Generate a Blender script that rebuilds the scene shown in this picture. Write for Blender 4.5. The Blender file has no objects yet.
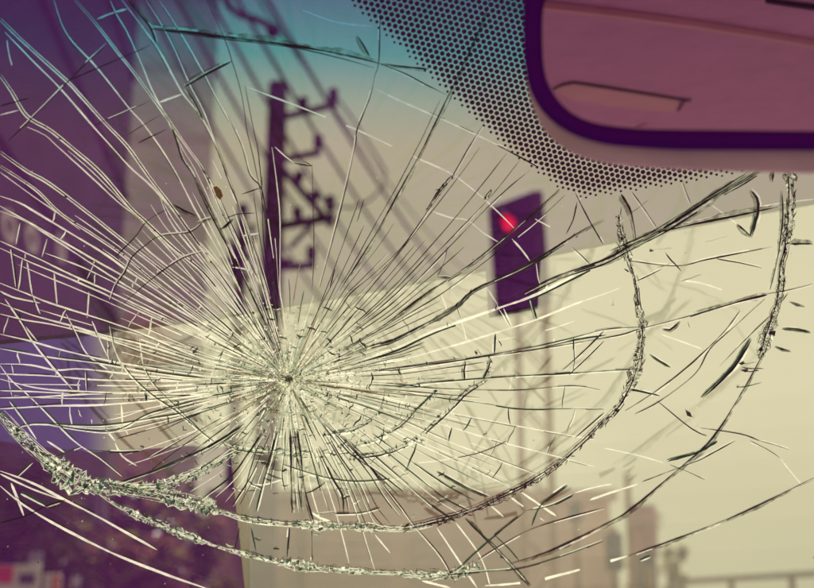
import bpy, bmesh, math, random
from mathutils import Vector, Matrix
random.seed(7)
R = math.radians
S = bpy.context.scene
COL = S.collection

# ------------------------------------------------------------------ camera
FPX, CX, CY = 1130.0, 407.0, 294.0        # focal length and centre in photo pixels
PITCH = R(15.1)
C = Vector((0, 0, 1.25))
FW = Vector((0, math.cos(PITCH), math.sin(PITCH)))
UP = Vector((0, -math.sin(PITCH), math.cos(PITCH)))
RT = Vector((1, 0, 0))
cd = bpy.data.cameras.new('camera'); cam = bpy.data.objects.new('camera', cd); COL.objects.link(cam)
cam.location = C; cam.rotation_euler = (math.pi/2 + PITCH, 0, 0)
cd.sensor_width = 36; cd.lens = FPX*36/814
cd.clip_start = 0.02; cd.clip_end = 4000
cd.dof.use_dof = True; cd.dof.focus_distance = 0.73; cd.dof.aperture_fstop = 8.2
cd.dof.aperture_blades = 0
S.camera = cam
# ------------------------------------------------------------------ sky and sun
SUN_EL, SUN_AZ = R(49), R(-8)            # ahead of the car, a little to the left
w = bpy.data.worlds.new('World'); S.world = w; w.use_nodes = True
nt = w.node_tree; nt.nodes.clear()
sky = nt.nodes.new('ShaderNodeTexSky'); sky.sky_type = 'NISHITA'; sky.sun_disc = False
sky.sun_elevation = SUN_EL; sky.sun_rotation = SUN_AZ; sky.air_density = 1.0; sky.dust_density = 1.0; sky.ozone_density = 1.0
hs = nt.nodes.new('ShaderNodeHueSaturation'); hs.inputs['Saturation'].default_value = 0.0
mixs = nt.nodes.new('ShaderNodeMix'); mixs.data_type = 'RGBA'; mixs.inputs[0].default_value = 0.60
mixs.inputs[7].default_value = (5.7, 5.7, 5.7, 1)       # thin overcast veil
mul = nt.nodes.new('ShaderNodeMix'); mul.data_type = 'RGBA'; mul.blend_type = 'MULTIPLY'; mul.inputs[0].default_value = 1
mul.inputs[7].default_value = (1.0, 0.945, 0.60, 1)      # warm haze
bg = nt.nodes.new('ShaderNodeBackground'); bg.inputs['Strength'].default_value = 0.094
out = nt.nodes.new('ShaderNodeOutputWorld')
nt.links.new(sky.outputs[0], hs.inputs['Color']); nt.links.new(hs.outputs[0], mixs.inputs[6])
nt.links.new(mixs.outputs[2], mul.inputs[6]); nt.links.new(mul.outputs[2], bg.inputs['Color'])
nt.links.new(bg.outputs[0], out.inputs['Surface'])
sl = bpy.data.lights.new('sun', 'SUN'); sl.energy = 5.0; sl.angle = R(0.6); sl.color = (1.0, 0.95, 0.82)
so = bpy.data.objects.new('sun', sl); COL.objects.link(so)
SD = Vector((math.sin(SUN_AZ)*math.cos(SUN_EL), math.cos(SUN_AZ)*math.cos(SUN_EL), math.sin(SUN_EL)))
so.rotation_euler = (-SD).to_track_quat('-Z', 'Y').to_euler(); so.location = (0, 0, 40)
S.view_settings.view_transform = 'Standard'; S.view_settings.look = 'None'
S.view_settings.exposure = 0.0; S.view_settings.gamma = 1.0
S.render.engine = 'CYCLES'
try:
    S.cycles.transparent_max_bounces = 24; S.cycles.caustics_reflective = False
except Exception: pass

# ------------------------------------------------------------------ pixel -> place
def ray(px, py):
    return (FW + RT*((px-CX)/FPX) + UP*((CY-py)/FPX))
def at_depth(px, py, z):                 # z measured along the viewing axis
    return C + ray(px, py)*z
def at_y(px, py, y):                     # y metres ahead along the road
    d = ray(px, py); return C + d*(y/d.y)
SL = R(45)                               # slope of the windshield
GN = Vector((0, -math.sin(SL), -math.cos(SL)))   # inward normal
GU = Vector((0, -math.cos(SL), math.sin(SL)))
G0 = C + FW*0.70
GK, GXC = 0.10, 0.17                     # gentle curvature about the car's centre line
def gh(x): return GK*((x-GXC)**2 - GXC**2)
def glass(px, py, off=0.0):
    d = ray(px, py); a = (C-G0).dot(GN); b = d.dot(GN); t = -a/b
    for _ in range(6):
        t = (gh(t*d.x)+off-a)/b
    return C + d*t
def gnormal(x):
    return (GN - RT*(2*GK*(x-GXC))).normalized()
def gsurf(x, u, off=0.0):
    return G0 + RT*x + GU*u + GN*(gh(x)+off)
def reflect_to(px, py, z):               # where the glass mirrors this pixel onto a level plane
    p = glass(px, py); n = gnormal(p.x); d = (p-C).normalized()
    r = d - n*(2*d.dot(n)); t = (z-p.z)/r.z
    return p + r*t

# ------------------------------------------------------------------ materials
MATS = {}
def mat(name, col, rough=0.7, noise=0.0, nscale=8.0, metal=0.0, spec=0.3, bump=0.0, bscale=60.0, emit=None, es=0, col2=None):
    m = bpy.data.materials.new(name); m.use_nodes = True; MATS[name] = m
    t = m.node_tree; b = t.nodes['Principled BSDF']
    b.inputs['Roughness'].default_value = rough; b.inputs['Metallic'].default_value = metal
    b.inputs['Specular IOR Level'].default_value = spec
    b.inputs['Base Color'].default_value = (*col, 1)
    if noise > 0 or col2:
        tc = t.nodes.new('ShaderNodeTexCoord'); n = t.nodes.new('ShaderNodeTexNoise')
        n.inputs['Scale'].default_value = nscale; n.inputs['Detail'].default_value = 6
        mx = t.nodes.new('ShaderNodeMix'); mx.data_type = 'RGBA'
        mx.inputs[6].default_value = (*[c*(1-noise) for c in col], 1)
        mx.inputs[7].default_value = (*(col2 if col2 else [min(1, c*(1+noise)) for c in col]), 1)
        rp = t.nodes.new('ShaderNodeMapRange'); rp.inputs[1].default_value = .35; rp.inputs[2].default_value = .65
        t.links.new(tc.outputs['Object'], n.inputs['Vector']); t.links.new(n.outputs[0], rp.inputs[0])
        t.links.new(rp.outputs[0], mx.inputs[0]); t.links.new(mx.outputs[2], b.inputs['Base Color'])
    if bump > 0:
        tc = t.nodes.new('ShaderNodeTexCoord'); n = t.nodes.new('ShaderNodeTexNoise'); n.inputs['Scale'].default_value = bscale
        bp = t.nodes.new('ShaderNodeBump'); bp.inputs['Strength'].default_value = bump; bp.inputs['Distance'].default_value = .01
        t.links.new(tc.outputs['Object'], n.inputs['Vector']); t.links.new(n.outputs[0], bp.inputs['Height'])
        t.links.new(bp.outputs[0], b.inputs['Normal'])
    if emit:
        b.inputs['Emission Color'].default_value = (*emit, 1); b.inputs['Emission Strength'].default_value = es
    return m

# ------------------------------------------------------------------ mesh helpers
def tag(o, label=None, cat=None, group=None, kind=None):
    for k, v in (('label', label), ('category', cat), ('group', group), ('kind', kind)):
        if v: o[k] = v
    return o
def empty(name, loc=(0, 0, 0), rz=0):
    o = bpy.data.objects.new(name, None); COL.objects.link(o)
    o.location = loc; o.rotation_euler = (0, 0, rz); o.empty_display_size = .1
    return o
class MB:
    def __init__(s): s.v = []; s.f = []; s.m = []
    def poly(s, pts, mi=0):
        i = len(s.v); s.v += [tuple(p) for p in pts]; s.f.append(list(range(i, i+len(pts)))); s.m.append(mi)
    def hexa(s, a, b, mi=0):             # a, b: two rings of equal length -> closed prism
        n = len(a); i = len(s.v); s.v += [tuple(p) for p in a]+[tuple(p) for p in b]
        s.f.append([i+k for k in range(n)][::-1]); s.m.append(mi)
        s.f.append([i+n+k for k in range(n)]); s.m.append(mi)
        for k in range(n):
            k2 = (k+1) % n; s.f.append([i+k, i+k2, i+n+k2, i+n+k]); s.m.append(mi)
    def box(s, lo, hi, mi=0):
        x0, y0, z0 = lo; x1, y1, z1 = hi
        s.hexa([(x0, y0, z0), (x1, y0, z0), (x1, y1, z0), (x0, y1, z0)], [(x0, y0, z1), (x1, y0, z1), (x1, y1, z1), (x0, y1, z1)], mi)
    def bar(s, p, q, w, h=None, mi=0):
        p = Vector(p); q = Vector(q); h = h or w; d = (q-p).normalized()
        u = d.cross(Vector((0, 0, 1)))
        if u.length < 1e-3: u = Vector((1, 0, 0))
        u.normalize(); v = u.cross(d).normalized()
        ring = lambda c: [c-u*w/2-v*h/2, c+u*w/2-v*h/2, c+u*w/2+v*h/2, c-u*w/2+v*h/2]
        s.hexa(ring(p), ring(q), mi)
    def tube(s, pts, rad, n=8, mi=0):
        pts = [Vector(p) for p in pts]; rings = []
        if not isinstance(rad, (list, tuple)): rad = [rad]*len(pts)
        for k, p in enumerate(pts):
            d = (pts[min(k+1, len(pts)-1)]-pts[max(k-1, 0)]).normalized()
            u = d.cross(Vector((.01, .02, 1)));
            if u.length < .05: u = d.cross(Vector((0, 1, 0)))
            u.normalize(); v = d.cross(u).normalized()
            i = len(s.v); rings.append(i)
            for j in range(n):
                a = 2*math.pi*j/n; s.v.append(tuple(p+(u*math.cos(a)+v*math.sin(a))*rad[k]))
        for a, b in zip(rings, rings[1:]):
            for j in range(n):
                s.f.append([a+j, a+(j+1) % n, b+(j+1) % n, b+j]); s.m.append(mi)
        s.f.append([rings[0]+j for j in range(n)][::-1]); s.m.append(mi)
        s.f.append([rings[-1]+j for j in range(n)]); s.m.append(mi)
    def build(s, name, mats, parent=None, smooth=False, inv=True):
        me = bpy.data.meshes.new(name); me.from_pydata(s.v, [], s.f)
        for m in (mats if isinstance(mats, (list, tuple)) else [mats]): me.materials.append(m)
        for p, mi in zip(me.polygons, s.m): p.material_index = mi; p.use_smooth = smooth
        if inv:
            bm = bmesh.new(); bm.from_mesh(me); bmesh.ops.recalc_face_normals(bm, faces=bm.faces); bm.to_mesh(me); bm.free()
        o = bpy.data.objects.new(name, me); COL.objects.link(o)
        if parent:
            o.parent = parent
            o.matrix_parent_inverse = Matrix.LocRotScale(parent.location, parent.rotation_euler, None).inverted()
        return o

M_ground = mat('earth', (.3, .26, .22), .95, .25, 3)
M_asph = mat('road_pale_bounce', (.36, .33, .31), .9, .2, 20, bump=.2)  # unseen road, made pale to bounce light up onto the headliner
M_kerb = mat('kerb_concrete', (.42, .38, .35), .9, .15, 6)
M_line = mat('road_paint', (.75, .73, .65), .7, .1, 12)
M_dark = mat('dark_plum_cladding', (.075, .012, .11), .6, .18, .35, col2=(.09, .018, .13))
M_grey = mat('grey_render', (.74, .74, .72), .9, .12, .25)
M_grey2 = mat('grey_ledge', (.66, .65, .64), .9, .1, .6)
M_mauve = mat('mauve_render', (.72, .48, .42), .9, .12, .8)
M_mauve2 = mat('mauve_shutter', (.6, .4, .36), .7, .1, 2)
M_tan = mat('tan_column', (.42, .3, .2), .9, .1, 2)
M_pane = mat('window_glass', (.03, .02, .04), .15, spec=.6)
M_letter = mat('pale_letter', (.8, .72, .74), .6)
M_pole = mat('dark_pole', (.085, .03, .06), .85, .3, 5, bump=.2)
M_arm = mat('crossarm_steel', (.06, .015, .055), .7, .2, 9)
M_ins = mat('insulator', (.065, .015, .06), .9, spec=.05)
M_wire = mat('cable_black', (.06, .03, .055), .7)
M_sig = mat('signal_black', (.05, .008, .05), .55, .1, 20)
M_red = mat('red_lens', (.5, .01, .03), .3, emit=(1.0, .004, .03), es=1.0)
M_lensoff = mat('unlit_lens', (.05, .012, .04), .35)
M_rust = mat('brown_mast_steel', (.3, .16, .09), .8, .2, 6)
M_bark = mat('bark', (.07, .04, .045), .95, .3, 12, bump=.4)
M_vanw = mat('van_white', (.7, .66, .58), .35, .05, 3, spec=.5)
M_carl = mat('car_lilac', (.36, .33, .45), .35, spec=.5)
M_tail = mat('tail_lamp', (.6, .03, .04), .3)
M_tyre = mat('tyre', (.02, .02, .022), .9)
M_rim = mat('rim', (.4, .4, .4), .4, metal=.8)
M_beam = mat('beam_grey', (.25, .2, .17), .8, .15, 3)
M_bb1 = mat('hoarding_pink', (.36, .16, .2), .8, .3, 3)
M_roof = mat('car_paint', (.2, .05, .1), .35, spec=.5)
M_head = mat('headliner_fabric', (.56, .20, .44), .95, .06, 40, bump=.12, bscale=700)
M_trim = mat('headliner_trim', (.62, .25, .38), .8, .05, 20)
M_gap = mat('trim_gap', (.05, .008, .055), .9)
M_dash = mat('dashboard_purple', (.16, .03, .225), .9, .1, 30, spec=0, bump=.3, bscale=400)  # unseen dash, purple so its reflection tints the darks in the glass
M_paper = mat('white_paper', (.94, .92, .78), .9, .02, 9, spec=.1)
M_bezel = mat('mirror_bezel', (.11, .006, .22), .8, .05, 20, spec=.05)
M_shell = mat('mirror_shell', (.92, .66, .62), .8, .06, 40)
M_mirror = mat('mirror_silver', (.93, .9, .9), .02, metal=1.0)
M_frit = mat('ceramic_frit', (.085, .012, .08), .6)
M_leaf = mat('dried_leaf', (.35, .2, .08), .8, .3, 900)

def crackmat(name, col, trans=.5, rough=.5):
    m = bpy.data.materials.new(name); m.use_nodes = True; t = m.node_tree; t.nodes.clear()
    o = t.nodes.new('ShaderNodeOutputMaterial'); d = t.nodes.new('ShaderNodeBsdfDiffuse'); tr = t.nodes.new('ShaderNodeBsdfTranslucent')
    n = t.nodes.new('ShaderNodeTexNoise'); n.inputs['Scale'].default_value = 160; n.inputs['Detail'].default_value = 3
    g = t.nodes.new('ShaderNodeTexCoord'); rp = t.nodes.new('ShaderNodeMapRange')
    rp.inputs[1].default_value = .3; rp.inputs[2].default_value = .7; rp.inputs[3].default_value = .75; rp.inputs[4].default_value = 1.1
    mu = t.nodes.new('ShaderNodeMix'); mu.data_type = 'RGBA'; mu.blend_type = 'MULTIPLY'; mu.inputs[0].default_value = 1; mu.inputs[6].default_value = (*col, 1)
    mx = t.nodes.new('ShaderNodeMixShader'); mx.inputs[0].default_value = trans
    gl = t.nodes.new('ShaderNodeBsdfGlossy'); gl.inputs['Roughness'].default_value = .35
    m2 = t.nodes.new('ShaderNodeMixShader'); m2.inputs[0].default_value = .04
    L = t.links.new
    L(g.outputs['Object'], n.inputs['Vector']); L(n.outputs[0], rp.inputs[0]); L(rp.outputs[0], mu.inputs[7])
    L(mu.outputs[2], d.inputs[0]); L(mu.outputs[2], tr.inputs[0]); L(d.outputs[0], mx.inputs[1]); L(tr.outputs[0], mx.inputs[2])
    L(mx.outputs[0], m2.inputs[1]); L(gl.outputs[0], m2.inputs[2]); L(m2.outputs[0], o.inputs[0])
    return m
# thin leaves let the light through
M_leafd = crackmat('leaf_dark', (.09, .045, .05), .5); M_leafo = crackmat('leaf_olive', (.26, .22, .06), .6); M_leafb = crackmat('leaf_brown', (.30, .14, .10), .6)
K_W = crackmat('fracture_lit', (.98, .98, .84), .95)  # light caught by fracture faces, put into a white base colour
K_K = crackmat('fracture_shaded', (.075, .018, .07), .1)  # fractures that catch no light, their darkness put into the base colour
K_G = crackmat('fracture_green', (.09, .2, .14), .3)
K_M = crackmat('fracture_pale_green', (.56, .66, .52), .8)
K_T = crackmat('fracture_dust', (.5, .42, .28), .7)
def facetmat(name, col, clear):
    m = bpy.data.materials.new(name); m.use_nodes = True; t = m.node_tree; t.nodes.clear(); L = t.links.new
    o = t.nodes.new('ShaderNodeOutputMaterial'); tr = t.nodes.new('ShaderNodeBsdfTransparent'); d = t.nodes.new('ShaderNodeBsdfDiffuse'); d.inputs[0].default_value = (*col, 1)
    tr.inputs[0].default_value = (.92, .96, .92, 1); mx = t.nodes.new('ShaderNodeMixShader')
    tc = t.nodes.new('ShaderNodeTexCoord'); n = t.nodes.new('ShaderNodeTexNoise'); n.inputs['Scale'].default_value = 220; n.inputs['Detail'].default_value = 5
    rp = t.nodes.new('ShaderNodeMapRange'); rp.inputs[1].default_value = .35; rp.inputs[2].default_value = .7; rp.inputs[3].default_value = max(0, clear-.3); rp.inputs[4].default_value = min(1, clear+.35)
    L(tc.outputs['Object'], n.inputs['Vector']); L(n.outputs[0], rp.inputs[0]); L(rp.outputs[0], mx.inputs[0])
    L(d.outputs[0], mx.inputs[1]); L(tr.outputs[0], mx.inputs[2]); L(mx.outputs[0], o.inputs[0]); return m
K_S = facetmat('fracture_facet', (.13, .10, .09), .62)          # half-clear slanting facet along a crack
def palefacet(name, col, clear):
    m = facetmat(name, col, clear); t = m.node_tree; d = [n for n in t.nodes if n.type == 'BSDF_DIFFUSE'][0]; mx = [n for n in t.nodes if n.type == 'MIX_SHADER'][0]
    tr = t.nodes.new('ShaderNodeBsdfTranslucent'); tr.inputs[0].default_value = (*col, 1); t.links.new(tr.outputs[0], mx.inputs[1]); return m
K_P = palefacet('crushed_facet', (.7, .82, .68), .66)
CM = [K_W, K_K, K_G, K_M, K_T, K_S, K_P]

def glassmat(name, fres_ior, band):
    m = bpy.data.materials.new(name); m.use_nodes = True; t = m.node_tree; t.nodes.clear(); L = t.links.new
    o = t.nodes.new('ShaderNodeOutputMaterial'); tr = t.nodes.new('ShaderNodeBsdfTransparent'); gl = t.nodes.new('ShaderNodeBsdfGlossy')
    gl.inputs['Roughness'].default_value = 0.0; gl.inputs['Color'].default_value = (1, 1, 1, 1)
    fr = t.nodes.new('ShaderNodeFresnel'); fr.inputs['IOR'].default_value = fres_ior
    mx = t.nodes.new('ShaderNodeMixShader'); L(fr.outputs[0], mx.inputs[0]); L(tr.outputs[0], mx.inputs[1]); L(gl.outputs[0], mx.inputs[2]); L(mx.outputs[0], o.inputs[0])
    tc = t.nodes.new('ShaderNodeTexCoord')
    if band:                                              # blue shade band dyed into the top of the glass
        sp = t.nodes.new('ShaderNodeSeparateXYZ'); mr = t.nodes.new('ShaderNodeMapRange'); cr = t.nodes.new('ShaderNodeValToRGB')
        mr.inputs[1].default_value = 1.25+.252; mr.inputs[2].default_value = 1.25+.314
        e = cr.color_ramp.elements; e[0].position = 0; e[0].color = (1, .985, .97, 1); e[1].position = 1; e[1].color = (.085, .35, .68, 1)
        a = cr.color_ramp.elements.new(.28); a.color = (.72, .93, 1, 1)
        a = cr.color_ramp.elements.new(.62); a.color = (.16, .7, 1, 1)
        L(tc.outputs['Object'], sp.inputs[0]); L(sp.outputs[2], mr.inputs[0]); L(mr.outputs[0], cr.inputs[0]); L(cr.outputs[0], tr.inputs['Color'])
        nz = t.nodes.new('ShaderNodeTexVoronoi'); nz.inputs['Scale'].default_value = 26          # plates of glass tilted a hair against each other
        vm = t.nodes.new('ShaderNodeVectorMath'); vm.operation = 'SUBTRACT'; vm.inputs[1].default_value = (.5, .5, .5)
        vs = t.nodes.new('ShaderNodeVectorMath'); vs.operation = 'SCALE'; vs.inputs[3].default_value = .0018
        va = t.nodes.new('ShaderNodeVectorMath'); va.operation = 'ADD'; ge = t.nodes.new('ShaderNodeNewGeometry')
        vn = t.nodes.new('ShaderNodeVectorMath'); vn.operation = 'NORMALIZE'
        L(tc.outputs['Object'], nz.inputs['Vector']); L(nz.outputs['Color'], vm.inputs[0]); L(vm.outputs[0], vs.inputs[0])
        L(vs.outputs[0], va.inputs[0]); L(ge.outputs['Normal'], va.inputs[1]); L(va.outputs[0], vn.inputs[0]); L(vn.outputs[0], gl.inputs['Normal'])
    else:
        tr.inputs['Color'].default_value = (.97, .985, .965, 1)
    return m
K_IN = glassmat('windshield_inner_boosted', 3.95, True)  # reflectance raised well above plain glass to strengthen the pale reflection
K_OUT = glassmat('windshield_outer', 1.15, False)

# ================================================================== SETTING
g = MB(); g.box((-1500, -600, -.5), (1500, 2500, 0)); tag(g.build('ground', M_ground), kind='structure')
g = MB(); g.box((-5.2, -60, -.2), (5.6, 400, .004)); tag(g.build('road', M_asph), kind='structure')
for sx0, sx1, nm in ((-7.9, -5.2, 'pavement_left'), (5.6, 8.4, 'pavement_right')):
    g = MB(); g.box((sx0, -60, -.2), (sx1, 400, .13)); tag(g.build(nm, M_kerb), kind='structure')
road = bpy.data.objects['road']
for k in range(16):
    g = MB(); g.box((-1.75, 4+k*8, .005), (-1.6, 7+k*8, .009)); g.build('lane_mark', M_line, road)

# ------------------------------------------------------------------ car: roof, pillars, dashboard
ZD = C.z-.07
car = empty('car_cabin', (.17, .3, 0))
tag(car, 'mauve lined car cabin around the cracked windshield, its ceiling mirrored overhead', 'car')
UT, UB = .30, -.42                       # top and bottom edge of the glass along its slope
XL, XR = -.52, .86
top = gsurf(GXC, UT); ZH = top.z+.015
def rbox(name, lo, hi, m, parent, bev=.01):
    b = MB(); b.box(lo, hi); o = b.build(name, m, parent); md = o.modifiers.new('bevel', 'BEVEL'); md.width = bev; md.segments = 3; return o
rbox('roof', (XL-.06, -1.2, ZH+.03), (XR+.06, top.y+.03, ZH+.06), M_roof, car)
head = rbox('headliner', (XL-.05, -1.18, ZH), (XR+.05, top.y-.012, ZH+.027), M_head, car, .008)
for x, x2 in ((XL-.02, XL+.03), (XR-.03, XR+.02)):
    b = MB(); lo = gsurf(x, UB); hi = gsurf(x, UT)
    s = 1 if x > 0 else -1
    ex = Vector((.05*s, 0, 0)); dz = Vector((0, -.05, -.03)) 
    b.hexa([lo, lo+ex, lo+ex+dz, lo+dz], [hi, hi+ex, hi+ex+dz, hi+dz]); b.build('pillar', M_trim, car)
b = MB(); x0, x1 = XL-.02, XR+.02; ye = gsurf(GXC, UB).y
prof = [(.10, ZD-.5), (.10, ZD-.03), (.14, ZD-.006), (.3, ZD), (ye+.02, ZD), (ye+.1, ZD-.05), (ye+.1, ZD-.5)]
b.hexa([(x0, y, z) for y, z in prof], [(x1, y, z) for y, z in prof]); b.build('dashboard', M_dash, car)

# white sheet, itself unseen, shaped so its mirror image makes the pale field
line = [(-90, 356), (0, 345), (100, 334), (200, 322), (320, 302), (440, 280), (486, 271), (489, 318), (538, 309), (541, 259), (560, 255), (680, 230), (814, 205), (930, 180)]  # notched round the traffic light so the reflected veil leaves it dark
low = [(930, 640), (590, 640), (480, 640), (240, 640), (238, 560), (240, 470), (234, 447), (190, 446), (90, 452), (-90, 430)]  # stops short of the pole and trees to keep the veil off them
def lerp_list(P, x):
    P = sorted(P)
    for (x0, y0), (x1, y1) in zip(P, P[1:]):
        if x0 <= x <= x1: return y0+(y1-y0)*(x-x0)/(x1-x0)
    return P[0][1] if x < P[0][0] else P[-1][1]
def curl(px, py):                          # far edge curled up so its reflection fades towards the foot of the glass
    k = max(0, min(1, (px-560)/90)); k = k*k*(3-2*k)
    return ZD+.006+k*.05*max(0, (py-385)/210)**1.8+(1-k)*.045*max(0, (py-450)/190)**1.6
xs = sorted(set([x for x, _ in line]+[-90+i*20 for i in range(52)]))
b = MB(); NR = 14; grid = []
for x in xs:
    ya, yb = lerp_list(line, x), lerp_list(low, x)
    grid.append([reflect_to(x, ya+(yb-ya)*k/NR, curl(x, ya+(yb-ya)*k/NR)) for k in range(NR+1)])
lo0 = len(b.v)
for lay in (0, 1):
    for colm in grid: b.v += [(p.x, p.y, p.z-.0012*lay) for p in colm]
W_ = NR+1; NN = len(grid)*W_
for i in range(len(grid)-1):
    for k in range(NR):
        q = [i*W_+k, (i+1)*W_+k, (i+1)*W_+k+1, i*W_+k+1]; b.f += [q, [v+NN for v in q[::-1]]]; b.m += [0, 0]
rim_ = [i*W_ for i in range(len(grid))]+[(len(grid)-1)*W_+k for k in range(1, W_)]+[i*W_+NR for i in range(len(grid)-2, -1, -1)]+[k for k in range(NR-1, 0, -1)]
for a_, c_ in zip(rim_, rim_[1:]+rim_[:1]): b.f.append([a_, c_, c_+NN, a_+NN]); b.m.append(0)
tag(b.build('paper_sheet', M_paper), 'white dashboard paper, one end coloured to tint its reflection in the glass', 'paper')
# lilac blended into one end so the reflected veil turns dim and bluish
xm = (reflect_to(104, 345, ZD+.006).x+reflect_to(99, 430, ZD+.006).x)/2
t_ = M_paper.node_tree; tc_ = t_.nodes.new('ShaderNodeTexCoord'); sp_ = t_.nodes.new('ShaderNodeSeparateXYZ'); mr_ = t_.nodes.new('ShaderNodeMapRange'); mx_ = t_.nodes.new('ShaderNodeMix'); mx_.data_type = 'RGBA'
mr_.interpolation_type = 'SMOOTHSTEP'; mr_.inputs[1].default_value = xm-.016; mr_.inputs[2].default_value = xm+.016
mx_.inputs[6].default_value = (.22, .12, .55, 1); src = t_.nodes['Principled BSDF'].inputs['Base Color'].links[0].from_socket
t_.links.new(tc_.outputs['Object'], sp_.inputs[0]); t_.links.new(sp_.outputs[0], mr_.inputs[0]); t_.links.new(mr_.outputs[0], mx_.inputs[0]); t_.links.new(src, mx_.inputs[7]); t_.links.new(mx_.outputs[2], t_.nodes['Principled BSDF'].inputs['Base Color'])

# ================================================================== WINDSHIELD
ws = empty('windshield', gsurf(GXC, UB))
tag(ws, 'shattered car windshield with a blue shade band, white and dark cracks spreading from one impact', 'windshield')
def winv(): return Matrix.Translation(ws.location).inverted()
b = MB(); NX, NU = 36, 10
idx = {}
for side, off in ((0, 0.0), (1, -.005)):
    for i in range(NX+1):
        for j in range(NU+1):
            idx[side, i, j] = len(b.v); b.v.append(tuple(gsurf(XL+(XR-XL)*i/NX, UB+(UT-UB)*j/NU, off)))
for side in (0, 1):
    for i in range(NX):
        for j in range(NU):
            q = [idx[side, i, j], idx[side, i+1, j], idx[side, i+1, j+1], idx[side, i, j+1]]
            b.f.append(q if side == 0 else q[::-1]); b.m.append(side)
for i in range(NX):
    for j in (0, NU): b.f.append([idx[0, i, j], idx[0, i+1, j], idx[1, i+1, j], idx[1, i, j]]); b.m.append(1)
for j in range(NU):
    for i in (0, NX): b.f.append([idx[0, i, j], idx[0, i, j+1], idx[1, i, j+1], idx[1, i, j]]); b.m.append(1)
b.build('glass_pane', [K_IN, K_OUT], ws, smooth=True)

# --- ceramic dots behind the mirror
FR = [(345, 0), (400, 47), (450, 96), (507, 150), (562, 190), (585, 198), (610, 194), (685, 183), (758, 169), (800, 140), (800, -40), (300, -40)]
def inside(px, py, P):
    c = False; n = len(P)
    for i in range(n):
        x1, y1 = P[i]; x2, y2 = P[(i+1) % n]
        if (y1 > py) != (y2 > py) and px < (x2-x1)*(py-y1)/(y2-y1)+x1: c = not c
    return c
def edged(px, py, P, m):
    best = 1e9
    for i in range(m):
        a = Vector(P[i]); bb = Vector(P[i+1]); p = Vector((px, py)); d = bb-a
        t = max(0, min(1, (p-a).dot(d)/d.dot(d))); best = min(best, (p-a-d*t).length)
    return best
def project(p):
    q = p-C; z = q.dot(FW); return CX+FPX*q.dot(RT)/z, CY-FPX*q.dot(UP)/z
b = MB(); sp = .0034; ang = R(-14)
for i in range(-80, 110):
    for j in range(-80, 110):
        x = (i+.5*(j % 2))*sp; u = j*sp*.866
        gx = .06+x*math.cos(ang)-u*math.sin(ang); gu = .14+x*math.sin(ang)+u*math.cos(ang)
        if gu > UT-.004: continue
        p = gsurf(gx, gu, .0003); px, py = project(p)
        if not inside(px, py, FR): continue
        e = edged(px, py, FR, 8); r = .00138*min(1, .46+e/20)
        n = gnormal(gx); t1 = RT-n*RT.dot(n); t1.normalize(); t2 = n.cross(t1)
        rr = [(t1*math.cos(2*math.pi*k/12)+t2*math.sin(2*math.pi*k/12))*r for k in range(12)]
        b.hexa([p+q for q in rr], [p+q+n*.0002 for q in rr])
tag(b.build('frit_dots', M_frit, ws), kind='stuff')

# --- cracks
IC = (289.0, 380.0)
def resample(pts, step=5.0):
    # Catmull-Rom through the traced points
    P = [Vector((a, c)) for a, c in pts]; outp = []
    for i in range(len(P)-1):
        p0 = P[max(i-1, 0)]; p1 = P[i]; p2 = P[i+1]; p3 = P[min(i+2, len(P)-1)]
        n = max(1, int((p2-p1).length/step))
        for k in range(n):
            t = k/n
            outp.append(.5*((2*p1)+(-p0+p2)*t+(2*p0-5*p1+4*p2-p3)*t*t+(-p0+3*p1-3*p2+p3)*t*t*t))
    outp.append(P[-1]); return outp
def strand(mb, path, w, mi, off=0.0, nn=0.0005, jit=.09, keep=1.0, taper=(.3, .3), wav=.2):
    """a thin three-sided sliver following path (photo pixels), w pixels wide"""
    n = len(path)
    if n < 2: return
    ph = random.uniform(0, 9); on = True; ring0 = None; run = 0
    ws_ = 0; js = 0
    for k, p in enumerate(path):
        d = path[min(k+1, n-1)]-path[max(k-1, 0)]
        if d.length < 1e-6: continue
        d.normalize(); q = Vector((-d.y, d.x))
        js = .6*js+random.uniform(-jit, jit)
        t = k/(n-1)
        wd = w*(1+wav*math.sin(ph+k*.37)+random.uniform(-wav, wav)*.6)
        wd *= min(1, taper[0]+t*6)*min(1, taper[1]+(1-t)*6)
        run -= 1
        if run < 0: on = random.random() < keep; run = random.randint(2, 6)
        c = p+q*(off+js)
        a = glass(*(c-q*wd/2), nn); e = glass(*(c+q*wd/2), nn)
        gn = gnormal(a.x); m = (a+e)/2+gn*min(.0007, .0004*wd)
        i = len(mb.v); mb.v += [tuple(a), tuple(e), tuple(m)]
        if ring0 is not None and on:
            for x in ((1, 2) if mi in (0, 3, 4, 5, 6) else (0, 1, 2)):     # pale fracture faces are open sheets that light passes through
                y = (x+1) % 3; mb.f.append([ring0+x, ring0+y, i+y, i+x]); mb.m.append(mi)
        ring0 = i
def chip(mb, x, y, r, mi, nn=.0006, el=2.0, a=None):
    a = random.uniform(0, 6.28) if a is None else a
    k = random.choice((3, 4, 4)); pts = []
    for j in range(k):
        th = 2*math.pi*j/k+random.uniform(-.5, .5); rr = r*random.uniform(.5, 1.2)
        ux, uy = math.cos(th)*rr*el, math.sin(th)*rr
        pts.append((x+ux*math.cos(a)-uy*math.sin(a), y+ux*math.sin(a)+uy*math.cos(a)))
    tl = random.uniform(0, .0006)
    if mi in (0, 3, 4, 5, 6):
        mb.poly([glass(px, py, nn+(tl if q == 0 else 0)) for q, (px, py) in enumerate(pts)], mi); return
    mb.hexa([glass(px, py, nn+(tl if q == 0 else 0)) for q, (px, py) in enumerate(pts)], [glass(px, py, nn+.0003+(tl if q == 0 else 0)) for q, (px, py) in enumerate(pts)], mi)
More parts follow.
